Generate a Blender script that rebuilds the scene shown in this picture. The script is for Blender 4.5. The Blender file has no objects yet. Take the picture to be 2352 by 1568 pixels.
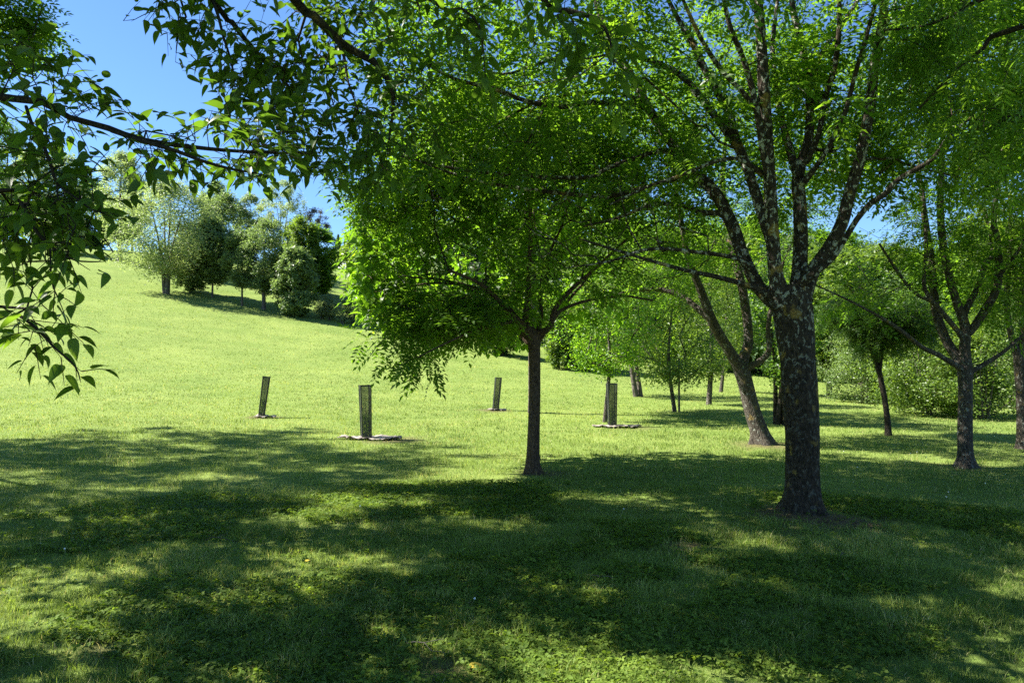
import bpy, math, random
import numpy as np
from mathutils import Vector
C = bpy.context.scene
COL = C.collection
rng = np.random.default_rng(11)

# ------------------------------------------------------------------ camera, sky, sun, exposure
PITCH = math.atan(51 / 1700)
CAMZ = 1.6
cam = bpy.data.objects.new("camera", bpy.data.cameras.new("camera"))
COL.objects.link(cam)
cam.data.sensor_width = 36.0
cam.data.lens = 36.0 * 1700 / 2352
cam.data.clip_start = 0.05
cam.data.clip_end = 3000
cam.location = (0, 0, CAMZ)
cam.rotation_euler = (math.radians(90) + PITCH, 0, 0)
C.camera = cam

SUN = Vector((-1.0, 0.10, 0.98)).normalized()
w = bpy.data.worlds.new("World"); C.world = w; w.use_nodes = True
nt = w.node_tree
sky = nt.nodes.new("ShaderNodeTexSky"); sky.sky_type = 'NISHITA'; sky.sun_disc = False
sky.sun_elevation = math.asin(SUN.z)
sky.sun_rotation = math.atan2(SUN.x, SUN.y)
sky.altitude = 200; sky.air_density = 1.0; sky.dust_density = 0.1; sky.ozone_density = 3.0
tint = nt.nodes.new("ShaderNodeMixRGB"); tint.blend_type = 'MULTIPLY'; tint.inputs[0].default_value = 1; tint.inputs[2].default_value = (0.70, 0.90, 1.13, 1)
nt.links.new(sky.outputs[0], tint.inputs[1]); nt.links.new(tint.outputs[0], nt.nodes["Background"].inputs[0])
nt.nodes["Background"].inputs[1].default_value = 0.053
sun = bpy.data.objects.new("sun", bpy.data.lights.new("sun", 'SUN'))
COL.objects.link(sun)
sun.data.energy = 5.0; sun.data.angle = math.radians(0.53); sun.data.color = (1.0, 0.95, 0.86)
sun.rotation_euler = SUN.to_track_quat('Z', 'Y').to_euler()
C.view_settings.view_transform = 'Standard'
C.view_settings.look = 'None'
C.view_settings.exposure = 2.0
C.view_settings.gamma = 1.0
C.cycles.use_denoising = False
C.cycles.max_bounces = 8
C.cycles.diffuse_bounces = 4
C.cycles.transmission_bounces = 4
C.cycles.sample_clamp_indirect = 6

# ------------------------------------------------------------------ geometry of the view and of the land
CT, ST = math.cos(PITCH), math.sin(PITCH)
def W(px, py, Y):
    """point at depth Y seen at (px, py) of the 2352-wide photograph"""
    u = (px - 1176) / 1700; v = (784 - py) / 1700
    t = Y / (CT - v * ST)
    return np.array([u * t, Y, CAMZ + (ST + v * CT) * t])
def proj(P):
    d = P - np.array([0, 0, CAMZ])
    f = d[:, 1] * CT + d[:, 2] * ST
    up = -d[:, 1] * ST + d[:, 2] * CT
    f = np.where(f > 0.05, f, np.nan)
    return 1176 + 1700 * d[:, 0] / f, 784 - 1700 * up / f
ZS = [-400, -60, 10, 16, 21, 27, 34, 41, 50, 60, 68, 84, 97, 132, 200, 400, 900]
ZZ = [-6, -1.2, -0.05, 0.0, 0.14, 0.42, 1.0, 1.9, 3.5, 5.7, 7.4, 11.9, 14.8, 19.6, 24, 30, 34]
def h2(x, y):
    """smooth value noise, two dimensions, 0..1"""
    x = np.asarray(x, float); y = np.asarray(y, float)
    xi = np.floor(x).astype(np.int64); yi = np.floor(y).astype(np.int64)
    fx = x - xi; fy = y - yi
    fx = fx * fx * (3 - 2 * fx); fy = fy * fy * (3 - 2 * fy)
    def r(a, b):
        n = (a * 374761393 + b * 668265263) & 0x7fffffff
        n = ((n ^ (n >> 13)) * 1274126177) & 0x7fffffff
        return ((n ^ (n >> 16)) & 0xffff) / 65535.0
    return (r(xi, yi) * (1 - fx) + r(xi + 1, yi) * fx) * (1 - fy) + (r(xi, yi + 1) * (1 - fx) + r(xi + 1, yi + 1) * fx) * fy
def fbm(x, y, o=3):
    s = 0; a = 0.5; t = 0
    for k in range(o):
        s = s + a * h2(x * 2 ** k + 17.3 * k, y * 2 ** k + 9.1 * k); t += a; a *= 0.5
    return s / t
def zs(s):
    s = np.asarray(s, float)
    z = 0
    for d in (-5, -2.5, 0, 2.5, 5):
        z = z + np.interp(s + d, ZS, ZZ)
    return z / 5
def land(x, y):
    x = np.asarray(x, float); y = np.asarray(y, float)
    z = zs(-0.6 * x + 0.8 * y)
    z = z + (fbm(x * 0.12 + 3, y * 0.12) - 0.5) * 0.16 * np.clip(np.hypot(x, y) / 25, 0.3, 1.5)
    for bx, by, rr, hh in BUMPS:
        d2 = ((x - bx) ** 2 + (y - by) ** 2) / rr ** 2
        z = z + hh * np.exp(-d2)
    return z
BUMPS = []
def on_ground(px, py, y0=2.0):
    Y = y0
    while Y < 260:
        p = W(px, py, Y)
        if p[2] <= float(land(p[0], Y)):
            break
        Y += 0.02 if Y < 20 else 0.1
    p = W(px, py, Y); p[2] = float(land(p[0], Y)); return p
def at(px, Y):
    x = (px - 1176) / 1700 * Y
    return np.array([x, Y, float(land(x, Y))])
def inside(px, py, poly):
    res = np.zeros(len(px), bool); n = len(poly)
    for i in range(n):
        x1, y1 = poly[i]; x2, y2 = poly[(i + 1) % n]
        c = ((y1 > py) != (y2 > py)) & (px < (x2 - x1) * (py - y1) / ((y2 - y1) if y2 != y1 else 1e-9) + x1)
        res ^= c
    return res

# ------------------------------------------------------------------ mesh and object helpers
def raw_mesh(name, V, F, mat, tone=None, smooth=False):
    V = np.ascontiguousarray(V, dtype=np.float32); F = np.ascontiguousarray(F, dtype=np.int32)
    k = F.shape[1]
    me = bpy.data.meshes.new(name)
    me.vertices.add(len(V)); me.vertices.foreach_set("co", V.ravel())
    me.loops.add(F.size); me.loops.foreach_set("vertex_index", F.ravel())
    me.polygons.add(len(F))
    me.polygons.foreach_set("loop_start", np.arange(0, F.size, k, dtype=np.int32))
    me.polygons.foreach_set("loop_total", np.full(len(F), k, dtype=np.int32))
    if smooth: me.polygons.foreach_set("use_smooth", np.ones(len(F), bool))
    me.update(calc_edges=True)
    if tone is not None:
        a = me.attributes.new("tone", 'FLOAT', 'POINT'); a.data.foreach_set("value", np.ascontiguousarray(tone, dtype=np.float32))
    me.materials.append(mat)
    return me
def obj(name, me, parent=None, loc=(0, 0, 0)):
    o = bpy.data.objects.new(name, me); COL.objects.link(o); o.location = loc
    if parent is not None: o.parent = parent
    return o
def tag(o, label=None, cat=None, group=None, kind=None):
    if label: o["label"] = label
    if cat: o["category"] = cat
    if group: o["group"] = group
    if kind: o["kind"] = kind
    return o
def empty(name, loc):
    o = bpy.data.objects.new(name, None); COL.objects.link(o); o.location = [float(a) for a in loc]; o.empty_display_size = 0.2
    return o
def grid_faces(n, m):
    i = np.arange(n - 1)[:, None] * m + np.arange(m - 1)[None, :]
    return np.stack([i, i + 1, i + m + 1, i + m], -1).reshape(-1, 4)

# ------------------------------------------------------------------ materials
def new_mat(name):
    m = bpy.data.materials.new(name); m.use_nodes = True
    n = m.node_tree.nodes; l = m.node_tree.links; n.clear()
    out = n.new("ShaderNodeOutputMaterial")
    return m, n, l, out
def ramp(n, stops):
    r = n.new("ShaderNodeValToRGB")
    e = r.color_ramp.elements
    while len(e) > 1: e.remove(e[-1])
    e[0].position = stops[0][0]; e[0].color = (*stops[0][1], 1)
    for p, c in stops[1:]:
        q = e.new(p); q.color = (*c, 1)
    return r
def leaf_mat(name, stops, trans=0.45, tcol=(1.12, 1.08, 0.45), gloss=0.35, rough=0.42, tsc=2.05):
    m, n, l, out = new_mat(name)
    at_ = n.new("ShaderNodeAttribute"); at_.attribute_name = "tone"
    r = ramp(n, stops); l.new(at_.outputs["Fac"], r.inputs[0])
    p = n.new("ShaderNodeBsdfPrincipled")
    p.inputs["Roughness"].default_value = rough; p.inputs["Specular IOR Level"].default_value = gloss
    l.new(r.outputs[0], p.inputs["Base Color"])
    t = n.new("ShaderNodeBsdfTranslucent")
    mul = n.new("ShaderNodeMixRGB"); mul.blend_type = 'MULTIPLY'; mul.inputs[0].default_value = 1
    mul.inputs[2].default_value = (*tcol, 1); l.new(r.outputs[0], mul.inputs[1])
    sc = n.new("ShaderNodeVectorMath"); sc.operation = 'SCALE'; sc.inputs[3].default_value = tsc
    l.new(mul.outputs[0], sc.inputs[0]); l.new(sc.outputs[0], t.inputs[0])
    mx = n.new("ShaderNodeMixShader"); mx.inputs[0].default_value = trans
    l.new(p.outputs[0], mx.inputs[1]); l.new(t.outputs[0], mx.inputs[2]); l.new(mx.outputs[0], out.inputs[0])
    return m
def bark_mat(name, dark, mid, lichen, amount=0.5, scale=1.0, yellow=0.25, low=1.0):
    m, n, l, out = new_mat(name)
    tc = n.new("ShaderNodeTexCoord")
    mp = n.new("ShaderNodeMapping"); mp.inputs[3].default_value = (scale, scale, scale * 0.35); l.new(tc.outputs["Object"], mp.inputs[0])
    n1 = n.new("ShaderNodeTexNoise"); n1.inputs["Scale"].default_value = 38; n1.inputs["Detail"].default_value = 8; n1.inputs["Roughness"].default_value = 0.7
    l.new(mp.outputs[0], n1.inputs[0])
    r1 = ramp(n, [(0.36, dark), (0.62, mid)]); l.new(n1.outputs[0], r1.inputs[0])
    mp2 = n.new("ShaderNodeMapping"); mp2.inputs[3].default_value = (scale, scale, scale * 0.8); l.new(tc.outputs["Object"], mp2.inputs[0])
    n2 = n.new("ShaderNodeTexNoise"); n2.inputs["Scale"].default_value = 17; n2.inputs["Detail"].default_value = 9; n2.inputs["Roughness"].default_value = 0.62; n2.inputs["Distortion"].default_value = 0.6
    l.new(mp2.outputs[0], n2.inputs[0])
    lo = 0.68 - 0.22 * amount
    r2 = ramp(n, [(lo, (0, 0, 0)), (lo + 0.045, (1, 1, 1))]); l.new(n2.outputs[0], r2.inputs[0])
    sx = n.new("ShaderNodeSeparateXYZ"); l.new(tc.outputs["Object"], sx.inputs[0])
    mr = n.new("ShaderNodeMapRange"); mr.inputs[1].default_value = 1.2; mr.inputs[2].default_value = 3.0; mr.inputs[3].default_value = low; mr.inputs[4].default_value = 1.0; l.new(sx.outputs[2], mr.inputs[0])
    mm = n.new("ShaderNodeMath"); mm.operation = 'MULTIPLY'; l.new(r2.outputs[0], mm.inputs[0]); l.new(mr.outputs[0], mm.inputs[1])
    mx = n.new("ShaderNodeMixRGB"); l.new(mm.outputs[0], mx.inputs[0]); l.new(r1.outputs[0], mx.inputs[1])
    n4 = n.new("ShaderNodeTexNoise"); n4.inputs["Scale"].default_value = 55; n4.inputs["Detail"].default_value = 4; l.new(mp2.outputs[0], n4.inputs[0])
    rl = ramp(n, [(0.35, tuple(c * 0.55 for c in lichen)), (0.65, lichen)]); l.new(n4.outputs[0], rl.inputs[0])
    l.new(rl.outputs[0], mx.inputs[2])
    n3 = n.new("ShaderNodeTexNoise"); n3.inputs["Scale"].default_value = 5.3; n3.inputs["Detail"].default_value = 7
    l.new(mp2.outputs[0], n3.inputs[0])
    r3 = ramp(n, [(0.66 - 0.1 * yellow, (0, 0, 0)), (0.72 - 0.1 * yellow, (yellow, yellow, yellow))]); l.new(n3.outputs[0], r3.inputs[0])
    my = n.new("ShaderNodeMixRGB"); l.new(r3.outputs[0], my.inputs[0]); l.new(mx.outputs[0], my.inputs[1]); my.inputs[2].default_value = (0.32, 0.22, 0.05, 1)
    p = n.new("ShaderNodeBsdfPrincipled"); p.inputs["Roughness"].default_value = 0.9; p.inputs["Specular IOR Level"].default_value = 0.15
    l.new(my.outputs[0], p.inputs["Base Color"])
    vo = n.new("ShaderNodeTexVoronoi"); vo.inputs["Scale"].default_value = 34; vo.feature = 'DISTANCE_TO_EDGE'
    mp3 = n.new("ShaderNodeMapping"); mp3.inputs[3].default_value = (scale, scale, scale * 0.22); l.new(tc.outputs["Object"], mp3.inputs[0]); l.new(mp3.outputs[0], vo.inputs[0])
    ad = n.new("ShaderNodeMath"); ad.operation = 'MULTIPLY_ADD'; ad.inputs[1].default_value = 1.4; l.new(vo.outputs[0], ad.inputs[0]); l.new(n1.outputs[0], ad.inputs[2])
    b = n.new("ShaderNodeBump"); b.inputs["Strength"].default_value = 1.0; b.inputs["Distance"].default_value = 0.022
    l.new(ad.outputs[0], b.inputs["Height"]); l.new(b.outputs[0], p.inputs["Normal"])
    l.new(p.outputs[0], out.inputs[0])
    return m
def plain(name, col, rough=0.7, var=0.25, scale=20):
    m, n, l, out = new_mat(name)
    tc = n.new("ShaderNodeTexCoord"); x = n.new("ShaderNodeTexNoise"); x.inputs["Scale"].default_value = scale; x.inputs["Detail"].default_value = 6
    l.new(tc.outputs["Object"], x.inputs[0])
    r = ramp(n, [(0.3, tuple(c * (1 - var) for c in col)), (0.7, tuple(min(1, c * (1 + var)) for c in col))]); l.new(x.outputs[0], r.inputs[0])
    p = n.new("ShaderNodeBsdfPrincipled"); p.inputs["Roughness"].default_value = rough
    l.new(r.outputs[0], p.inputs["Base Color"]); l.new(p.outputs[0], out.inputs[0])
    return m

M = {}
M["ash_leaf"] = leaf_mat("ash_leaf", [(0, (0.036, 0.076, 0.012)), (0.5, (0.080, 0.156, 0.020)), (0.85, (0.138, 0.228, 0.026)), (1, (0.22, 0.30, 0.04))], 0.57, tcol=(1.12, 1.12, .42))
M["mulberry_leaf"] = leaf_mat("mulberry_leaf", [(0, (0.026, 0.056, 0.010)), (0.6, (0.060, 0.115, 0.016)), (1, (0.12, 0.18, 0.022))], 0.5, tcol=(1.15, 1.12, .42), gloss=0.28)
M["catalpa_leaf"] = leaf_mat("catalpa_leaf", [(0, (0.06, 0.14, 0.012)), (0.6, (0.11, 0.21, 0.018)), (1, (0.19, 0.29, 0.03))], 0.55)
M["dark_leaf"] = leaf_mat("dark_leaf", [(0, (0.024, 0.056, 0.014)), (0.6, (0.046, 0.096, 0.020)), (1, (0.085, 0.15, 0.03))], 0.45)
M["pale_leaf"] = leaf_mat("pale_leaf", [(0, (0.12, 0.17, 0.065)), (0.6, (0.22, 0.28, 0.11)), (1, (0.30, 0.36, 0.16))], 0.4, tcol=(1, 1, .65))
M["grey_leaf"] = leaf_mat("grey_leaf", [(0, (0.105, 0.150, 0.068)), (0.6, (0.185, 0.240, 0.115)), (1, (0.26, 0.32, 0.16))], 0.38, tcol=(1, 1, .7))
M["fresh_leaf"] = leaf_mat("fresh_leaf", [(0, (0.052, 0.098, 0.018)), (0.6, (0.108, 0.172, 0.030)), (1, (0.19, 0.265, 0.05))], 0.45)
M["mid_leaf"] = leaf_mat("mid_leaf", [(0, (0.070, 0.115, 0.036)), (0.6, (0.130, 0.190, 0.062)), (1, (0.20, 0.265, 0.095))], 0.42, tcol=(1, 1, .65))
M["red_leaf"] = leaf_mat("red_leaf", [(0, (0.05, 0.05, 0.03)), (0.6, (0.10, 0.075, 0.045)), (1, (0.15, 0.11, 0.06))], 0.3)
M["wood_leaf"] = leaf_mat("wood_leaf", [(0, (0.055, 0.10, 0.045)), (0.6, (0.095, 0.15, 0.068)), (1, (0.14, 0.20, 0.09))], 0.35)
M["grass_blade"] = leaf_mat("grass_blade", [(0, (0.066, 0.110, 0.020)), (0.45, (0.155, 0.224, 0.045)), (0.8, (0.258, 0.318, 0.082)), (1, (0.46, 0.41, 0.21))], 0.36, tcol=(.9, .85, 0.5), gloss=0.2, rough=0.55)
M["weed_leaf"] = leaf_mat("weed_leaf", [(0, (0.042, 0.082, 0.014)), (0.6, (0.105, 0.165, 0.026)), (1, (0.19, 0.26, 0.045))], 0.4, gloss=0.12, rough=.6)
M["bark_main"] = bark_mat("bark_main", (0.009, 0.008, 0.006), (0.060, 0.045, 0.032), (0.42, 0.43, 0.35), 0.62, 1.0, 0.5, 0.16)  # lichen thins towards the foot, which also paints in the lower trunk's shade
M["bark_ash"] = bark_mat("bark_ash", (0.030, 0.020, 0.014), (0.14, 0.095, 0.065), (0.2, 0.2, 0.16), 0.05, 1.4, 0.2)
M["bark_grey"] = bark_mat("bark_grey", (0.024, 0.020, 0.016), (0.105, 0.088, 0.070), (0.30, 0.31, 0.26), 0.45, 1.2, 0.4)
M["bark_dark"] = bark_mat("bark_dark", (0.012, 0.010, 0.008), (0.055, 0.045, 0.034), (0.16, 0.15, 0.10), 0.15, 2.0, 0.3)
M["bark_far"] = plain("bark_far", (0.09, 0.075, 0.06), 0.9, 0.4, 6)

# ground: soil and thatch seen between the blades, short turf further off
def ground_mat():
    m, n, l, out = new_mat("meadow")
    at_ = n.new("ShaderNodeAttribute"); at_.attribute_name = "tone"       # bare soil amount
    tc = n.new("ShaderNodeTexCoord")
    a = n.new("ShaderNodeTexNoise"); a.inputs["Scale"].default_value = 0.35; a.inputs["Detail"].default_value = 8; a.inputs["Roughness"].default_value = 0.6; l.new(tc.outputs["Object"], a.inputs[0])
    b = n.new("ShaderNodeTexNoise"); b.inputs["Scale"].default_value = 14; b.inputs["Detail"].default_value = 8; b.inputs["Roughness"].default_value = 0.75; l.new(tc.outputs["Object"], b.inputs[0])
    s = n.new("ShaderNodeTexNoise"); s.inputs["Scale"].default_value = 3.2; s.inputs["Detail"].default_value = 6; l.new(tc.outputs["Object"], s.inputs[0])
    r1 = ramp(n, [(0.3, (0.095, 0.155, 0.028)), (0.5, (0.155, 0.212, 0.048)), (0.68, (0.22, 0.270, 0.068)), (0.8, (0.28, 0.29, 0.11))])
    mx0 = n.new("ShaderNodeMath"); mx0.operation = 'MULTIPLY_ADD'; mx0.inputs[1].default_value = 0.5
    h_ = n.new("ShaderNodeMath"); h_.operation = 'MULTIPLY'; h_.inputs[1].default_value = 0.5; l.new(a.outputs[0], h_.inputs[0])
    l.new(b.outputs[0], mx0.inputs[0]); l.new(h_.outputs[0], mx0.inputs[2]); l.new(mx0.outputs[0], r1.inputs[0])
    r2 = ramp(n, [(0.3, (0.035, 0.024, 0.014)), (0.7, (0.20, 0.14, 0.085))]); l.new(b.outputs[0], r2.inputs[0])
    mx = n.new("ShaderNodeMixRGB"); l.new(at_.outputs["Fac"], mx.inputs[0]); l.new(r1.outputs[0], mx.inputs[1]); l.new(r2.outputs[0], mx.inputs[2])
    p = n.new("ShaderNodeBsdfPrincipled"); p.inputs["Roughness"].default_value = 0.95; p.inputs["Specular IOR Level"].default_value = 0.1
    l.new(mx.outputs[0], p.inputs["Base Color"])
    bp = n.new("ShaderNodeBump"); bp.inputs["Strength"].default_value = 0.8; bp.inputs["Distance"].default_value = 0.06
    l.new(b.outputs[0], bp.inputs["Height"]); l.new(bp.outputs[0], p.inputs["Normal"])
    l.new(p.outputs[0], out.inputs[0])
    return m
M["meadow"] = ground_mat()

# ------------------------------------------------------------------ skeletons
def catmull(P, step=0.12):
    P = np.asarray(P, float)
    if len(P) == 2:
        k = max(2, int(np.linalg.norm(P[1, :3] - P[0, :3]) / step) + 1)
        return P[0] + (P[1] - P[0]) * np.linspace(0, 1, k)[:, None]
    Q = np.vstack([2 * P[0] - P[1], P, 2 * P[-1] - P[-2]])
    out = []
    for i in range(1, len(Q) - 2):
        k = max(2, int(np.linalg.norm(Q[i + 1, :3] - Q[i, :3]) / step) + 1)
        t = np.linspace(0, 1, k, endpoint=False)[:, None]
        p0, p1, p2, p3 = Q[i - 1], Q[i], Q[i + 1], Q[i + 2]
        out.append(0.5 * ((2 * p1) + (-p0 + p2) * t + (2 * p0 - 5 * p1 + 4 * p2 - p3) * t ** 2 + (-p0 + 3 * p1 - 3 * p2 + p3) * t ** 3))
    out.append(P[-1:])
    return np.vstack(out)
def tube_set(chains, sides_of, rough=0.0, seed=0):
    """chains: list of (points Nx3, radii N); one mesh of tapered tubes"""
    Vs, Fs, base = [], [], 0
    for P, R in chains:
        n = len(P)
        if n < 2: continue
        s = sides_of(float(R.max()))
        T = np.gradient(P, axis=0); T /= np.linalg.norm(T, axis=1)[:, None] + 1e-9
        up = np.array([0.13, 0.21, 0.97]) if abs(T[0, 2]) < 0.85 else np.array([0.95, 0.2, 0.1])
        A = np.cross(T, up); A /= np.linalg.norm(A, axis=1)[:, None] + 1e-9
        B = np.cross(T, A)
        an = np.arange(s) * 2 * math.pi / s
        rr = np.repeat(R[:, None], s, 1)
        if rough > 0 and s >= 8:
            ph = P[:, 2:3] * 1.0
            rr = rr * (1 + rough * (fbm(3 * np.cos(an)[None, :] + ph * 2.2 + 50 + base, 3 * np.sin(an)[None, :] + ph * 0.7 + 30, 3) - 0.5) * 2)
        V = P[:, None, :] + rr[:, :, None] * (np.cos(an)[None, :, None] * A[:, None, :] + np.sin(an)[None, :, None] * B[:, None, :])
        i = np.arange(n - 1)[:, None] * s + np.arange(s)[None, :]
        j = np.arange(n - 1)[:, None] * s + (np.arange(s) + 1)[None, :] % s
        Fs.append(np.stack([i, j, j + s, i + s], -1).reshape(-1, 4) + base)
        Vs.append(V.reshape(-1, 3)); base += n * s
    if not Vs: return None, None
    return np.vstack(Vs), np.vstack(Fs)

class Skeleton:
    def __init__(s):
        s.pos, s.par, s.fix, s.plen = [], [], [], []
        s.limbs = []                                     # hand made chains
    def limb(s, pts, start=None, step=0.12):
        """pts rows x,y,z,r ; start = index of node to hang it on"""
        Q = catmull(np.asarray(pts, float), step)
        s.limbs.append((Q[:, :3].copy(), Q[:, 3].copy()))
        prev = start
        if start is None and s.pos:
            A = np.array(s.pos); prev = int(np.argmin(((A - Q[0, :3]) ** 2).sum(1)))
        ids = []
        for q in Q:
            s.pos.append(q[:3]); s.par.append(-1 if prev is None else prev); s.fix.append(q[3])
            s.plen.append(0.0 if prev is None else s.plen[prev] + float(np.linalg.norm(q[:3] - s.pos[prev])))
            prev = len(s.pos) - 1; ids.append(prev)
        return ids
    def grow(s, T, bf=0.3, sub=0.35, wig=0.06, minz=None, rnd=None):
        rnd = rnd or rng
        T = np.asarray(T, float); n = len(T)
        P = np.array(s.pos); L = np.array(s.plen)
        # nodes that may carry branches: not the lower trunk
        ok = np.ones(len(P), bool) if minz is None else P[:, 2] > minz
        if not ok.any(): ok[-1] = True
        idx = np.where(ok)[0]
        best = np.full(n, 1e9); bi = np.zeros(n, int)
        for a in range(0, n, 256):
            D = np.linalg.norm(T[a:a + 256, None, :] - P[None, idx, :], axis=2) + bf * L[None, idx]
            k = D.argmin(1); best[a:a + 256] = D[np.arange(len(k)), k]; bi[a:a + 256] = idx[k]
        done = np.zeros(n, bool); tips = []
        first = len(s.pos)
        for _ in range(n):
            k = int(np.argmin(np.where(done, 1e9, best))); done[k] = True
            a = bi[k]; A = s.pos[a]; B = T[k]; L_ = np.linalg.norm(B - A)
            if L_ < 1e-4: continue
            m = max(1, int(L_ / sub)); g = s.par[a]
            d0 = (A - s.pos[g]) if g >= 0 else (B - A); d0 = d0 / (np.linalg.norm(d0) + 1e-9)
            ctl = A + (d0 * 0.35 + (B - A) / L_ * 0.15 + np.array([0, 0, 0.12])) * L_
            prev = a; new = []
            for q in range(1, m + 1):
                t = q / m
                p = (1 - t) ** 2 * A + 2 * t * (1 - t) * ctl + t * t * B
                if q < m: p = p + rnd.normal(0, wig, 3) * min(1, L_)
                s.pos.append(p); s.par.append(prev); s.fix.append(0.0)
                s.plen.append(s.plen[prev] + float(np.linalg.norm(p - s.pos[prev]))); prev = len(s.pos) - 1; new.append(prev)
            tips.append(prev)
            for q in new:
                c = np.linalg.norm(T - s.pos[q], axis=1) + bf * s.plen[q]
                u = c < best; best[u] = c[u]; bi[u] = q
        s.first = first
        return tips
    def radii(s, tip=0.004, ex=2.4, cap=0.75):
        n = len(s.pos); acc = np.zeros(n); R = np.zeros(n)
        for i in range(n - 1, -1, -1):
            r = tip ** ex if acc[i] == 0 else acc[i]
            R[i] = r ** (1 / ex)
            if s.par[i] >= 0: acc[s.par[i]] += r
        for i in range(n):
            if s.fix[i] > 0: R[i] = s.fix[i]
            elif s.par[i] >= 0: R[i] = min(R[i], R[s.par[i]] * (cap if s.fix[s.par[i]] > 0 else 0.97))
        return R
    def chains(s, R):
        """grown chains only"""
        n = len(s.pos); kids = [[] for _ in range(n)]
        for i in range(n):
            if s.par[i] >= 0 and s.fix[i] == 0: kids[s.par[i]].append(i)
        out = []
        stack = []
        for i in range(n):
            if s.fix[i] > 0:
                for k in kids[i]: stack.append((i, k))
        while stack:
            a, k = stack.pop()
            ch = [a, k]
            while kids[ch[-1]]:
                ks = sorted(kids[ch[-1]], key=lambda q: -R[q])
                for q in ks[1:]: stack.append((ch[-1], q))
                ch.append(ks[0])
            P = np.array([s.pos[q] for q in ch]); rr = R[ch].copy(); rr[0] = min(rr[0], rr[1] * 1.15); rr[-1] *= 0.6
            out.append((P, rr))
        return out

# ------------------------------------------------------------------ leaves
def leaf_rows(L, Wd, ts, ws, fold=0.25, droop=0.15, x0=0.0):
    V = []; mid = []; lf = []; rt = []
    for t, w_ in zip(ts, ws):
        mid.append(len(V)); V.append((x0 + L * t, 0, -droop * L * t * t))
        if w_ > 0:
            lf.append(len(V)); V.append((x0 + L * t, Wd / 2 * w_, -droop * L * t * t + fold * Wd / 2 * w_))
            rt.append(len(V)); V.append((x0 + L * t, -Wd / 2 * w_, -droop * L * t * t + fold * Wd / 2 * w_))
        else: lf.append(None); rt.append(None)
    F = []
    for i in range(len(ts) - 1):
        for side, flip in ((lf, 0), (rt, 1)):
            a, b, c, d = mid[i], mid[i + 1], side[i + 1], side[i]
            fs = []
            if c is not None and d is not None: fs = [(a, b, c), (a, c, d)]
            elif c is not None: fs = [(a, b, c)]
            elif d is not None: fs = [(a, b, d)]
            for f in fs: F.append(f[::-1] if flip else f)
    return np.array(V, float), np.array(F, int)
def place_template(V, F, items):
    """copies of a small template with rotation about z, translation, scale (a compound leaf)"""
    VV, FF, b = [], [], 0
    for (x, y, z, ang, sc, roll) in items:
        c, s_ = math.cos(ang), math.sin(ang)
        v = V * sc
        cr, sr = math.cos(roll), math.sin(roll)
        v = np.stack([v[:, 0], v[:, 1] * cr - v[:, 2] * sr, v[:, 1] * sr + v[:, 2] * cr], 1)
        v = np.stack([v[:, 0] * c - v[:, 1] * s_, v[:, 0] * s_ + v[:, 1] * c, v[:, 2]], 1) + (x, y, z)
        VV.append(v); FF.append(F + b); b += len(v)
    return np.vstack(VV), np.vstack(FF)
def compound(L=0.2, lf=0.062, wd=0.023, pairs=4, ts=(0, 0.45, 1), ws=(0, 1, 0), seed=1):
    r = random.Random(seed)
    V, F = leaf_rows(lf, wd, ts, ws, 0.3, 0.12, 0.004)
    it = []
    for k in range(pairs):
        x = L * (0.28 + 0.62 * k / max(1, pairs - 1)); z = -0.25 * x * x / L
        for s_ in (1, -1):
            it.append((x, 0, z, s_ * math.radians(r.uniform(48, 68)), r.uniform(0.85, 1.1), s_ * r.uniform(-0.5, 0.3)))
    it.append((L, 0, -0.25 * L, 0, 1.15, 0))
    V2, F2 = place_template(V, F, it)
    n = len(V2)
    V2 = np.vstack([V2, [(0, 0.0014, 0), (0, -0.0014, 0), (L, 0, -0.25 * L)]]); F2 = np.vstack([F2, [(n, n + 1, n + 2)]])
    return V2, F2
TEMPL = {
    "ash": compound(0.2, 0.064, 0.026),
    "ash_far": compound(0.24, 0.085, 0.034, 3, (0, 0.45, 1), (0, 1, 0), 3),
    "narrow": compound(0.19, 0.085, 0.017, 4, (0, 0.4, 1), (0, 1, 0), 5),
    "mulberry": leaf_rows(0.118, 0.052, (0, 0.04, 0.16, 0.34, 0.52, 0.68, 0.82, 0.90, 1.0), (0, 0.62, 0.95, 1.0, 0.84, 0.58, 0.28, 0.10, 0), 0.28, 0.28, 0.02),
    "broad": leaf_rows(0.12, 0.085, (0, 0.2, 0.6, 1), (0, 0.95, 0.7, 0), 0.25, 0.2, 0.02),
    "catalpa": leaf_rows(0.20, 0.17, (0, 0.03, 0.2, 0.45, 0.7, 0.88, 1.0), (0, 0.6, 1.0, 0.92, 0.55, 0.2, 0), 0.25, 0.35, 0.05),
    "small": leaf_rows(0.075, 0.045, (0, 0.45, 1), (0, 1, 0), 0.25, 0.1),
    "clump": place_template(*leaf_rows(0.16, 0.10, (0, 0.4, 1), (0, 1, 0), 0.3, 0.2), [(0, 0, 0, a, s_, r_) for a, s_, r_ in ((0.0, 1, 0.2), (2.2, 0.8, -0.5), (-2.0, 0.9, 0.6))]),
    "tuft": place_template(*leaf_rows(0.13, 0.05, (0, 0.4, 1), (0, 1, 0), 0.3, 0.2), [(0, 0, 0, a, s_, r_) for a, s_, r_ in ((0.1, 1, 0.2), (0.8, 0.8, -0.5), (-0.7, 0.9, 0.6), (2.4, 0.7, 0.4))]),
}
def unit(a): return a / (np.linalg.norm(a, axis=-1, keepdims=True) + 1e-9)
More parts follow.
